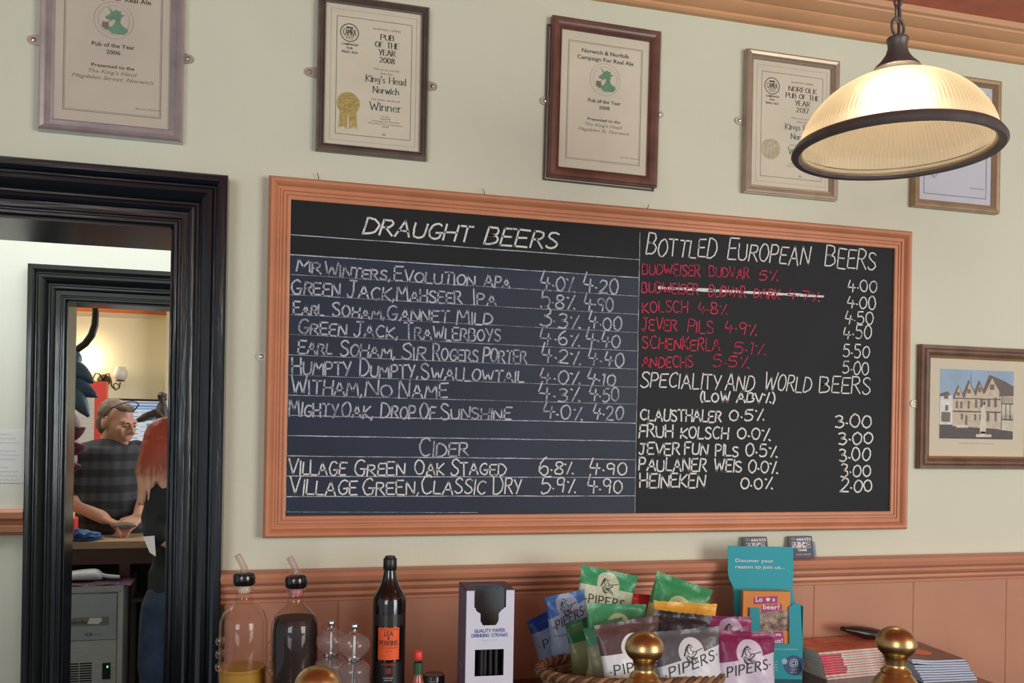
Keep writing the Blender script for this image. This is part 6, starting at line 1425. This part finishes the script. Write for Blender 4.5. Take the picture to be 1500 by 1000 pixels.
def hair_mat():
    m = bpy.data.materials.new('red_to_pink_hair'); m.use_nodes = True; nt = m.node_tree; b = nt.nodes['Principled BSDF']; b.inputs['Roughness'].default_value = .5
    tc = nt.nodes.new('ShaderNodeTexCoord'); sp = nt.nodes.new('ShaderNodeSeparateXYZ'); nt.links.new(tc.outputs['Object'], sp.inputs[0])
    mr = nt.nodes.new('ShaderNodeMapRange'); mr.inputs[1].default_value = 1.36; mr.inputs[2].default_value = 1.52; nt.links.new(sp.outputs[2], mr.inputs[0])
    mp = nt.nodes.new('ShaderNodeMapping'); mp.inputs['Scale'].default_value = (70, 70, 5); nt.links.new(tc.outputs['Object'], mp.inputs[0])
    n = nt.nodes.new('ShaderNodeTexNoise'); n.inputs['Scale'].default_value = 1.2; nt.links.new(mp.outputs[0], n.inputs[0])
    ad = nt.nodes.new('ShaderNodeMath'); ad.operation = 'MULTIPLY_ADD'; ad.inputs[1].default_value = .7; ad.inputs[2].default_value = -.35; nt.links.new(n.outputs[0], ad.inputs[0])
    a2 = nt.nodes.new('ShaderNodeMath'); a2.operation = 'ADD'; nt.links.new(ad.outputs[0], a2.inputs[0]); nt.links.new(mr.outputs[0], a2.inputs[1])
    r = nt.nodes.new('ShaderNodeValToRGB'); nt.links.new(a2.outputs[0], r.inputs[0])
    r.color_ramp.elements[0].position = .05; r.color_ramp.elements[0].color = rgb(222, 172, 152, 1.1); r.color_ramp.elements[1].position = .85; r.color_ramp.elements[1].color = rgb(176, 70, 46, 1.1)
    e_ = r.color_ramp.elements.new(.45); e_.color = rgb(160, 76, 58, 1.1)
    nt.links.new(r.outputs[0], b.inputs['Base Color'])
    bp = nt.nodes.new('ShaderNodeBump'); bp.inputs['Strength'].default_value = .5; bp.inputs['Distance'].default_value = .006; nt.links.new(n.outputs[0], bp.inputs['Height']); nt.links.new(bp.outputs[0], b.inputs['Normal'])
    return m
HM = hair_mat()
B = Body(base)
for c_, r_ in (((0, -.018, .036), (.082, .094, .082)), ((0, -.045, -.01), (.085, .066, .095)), ((0, -.043, -.075), (.082, .054, .065))): B.ell(T, c_, r_)
rs = random.Random(3)
for i in range(52):
    a_ = rad(-30 - 120 * i / 33 - rs.uniform(-4, 4)) ; a_ = rad(200 + 140 * (i % 34) / 33 + (4 if i >= 34 else 0)); thin = .6 if i >= 34 else 1
    r1, r2 = .070, .076 + rs.uniform(-.006, .012); L_ = rs.uniform(.12, .18) if i < 34 else rs.uniform(.17, .235)
    p0 = T @ Vector((r1 * math.cos(a_), -.02 + r1 * math.sin(a_), .0)); p1 = T @ Vector((r2 * 1.05 * math.cos(a_), -.02 + r2 * math.sin(a_), -.10))
    p2 = T @ Vector((r2 * 1.10 * math.cos(a_ + rs.uniform(-.15, .15)), -.02 + r2 * 1.0 * math.sin(a_), -L_))
    B.chain([p0, p1, p2], [.022, .017 * thin, .0035])
B.build('long_hair', HM, wom, .005, 2, .4)
pp = at(217, 797, 3.19)
t = thing('folded_paper', 'white folded paper held low in the left hand of the woman', 'paper', pp)
MB().add([(-.018, 0, .028), (.020, .004, .030), (.026, .004, -.045), (.006, 0, -.030), (-.018, .002, .028), (.020, .006, .030), (.026, .006, -.045), (.006, .002, -.030)], [(0, 1, 2, 3), (7, 6, 5, 4), (0, 4, 5, 1), (1, 5, 6, 2), (2, 6, 7, 3), (3, 7, 4, 0)]).build('sheet', WHITEP, t)
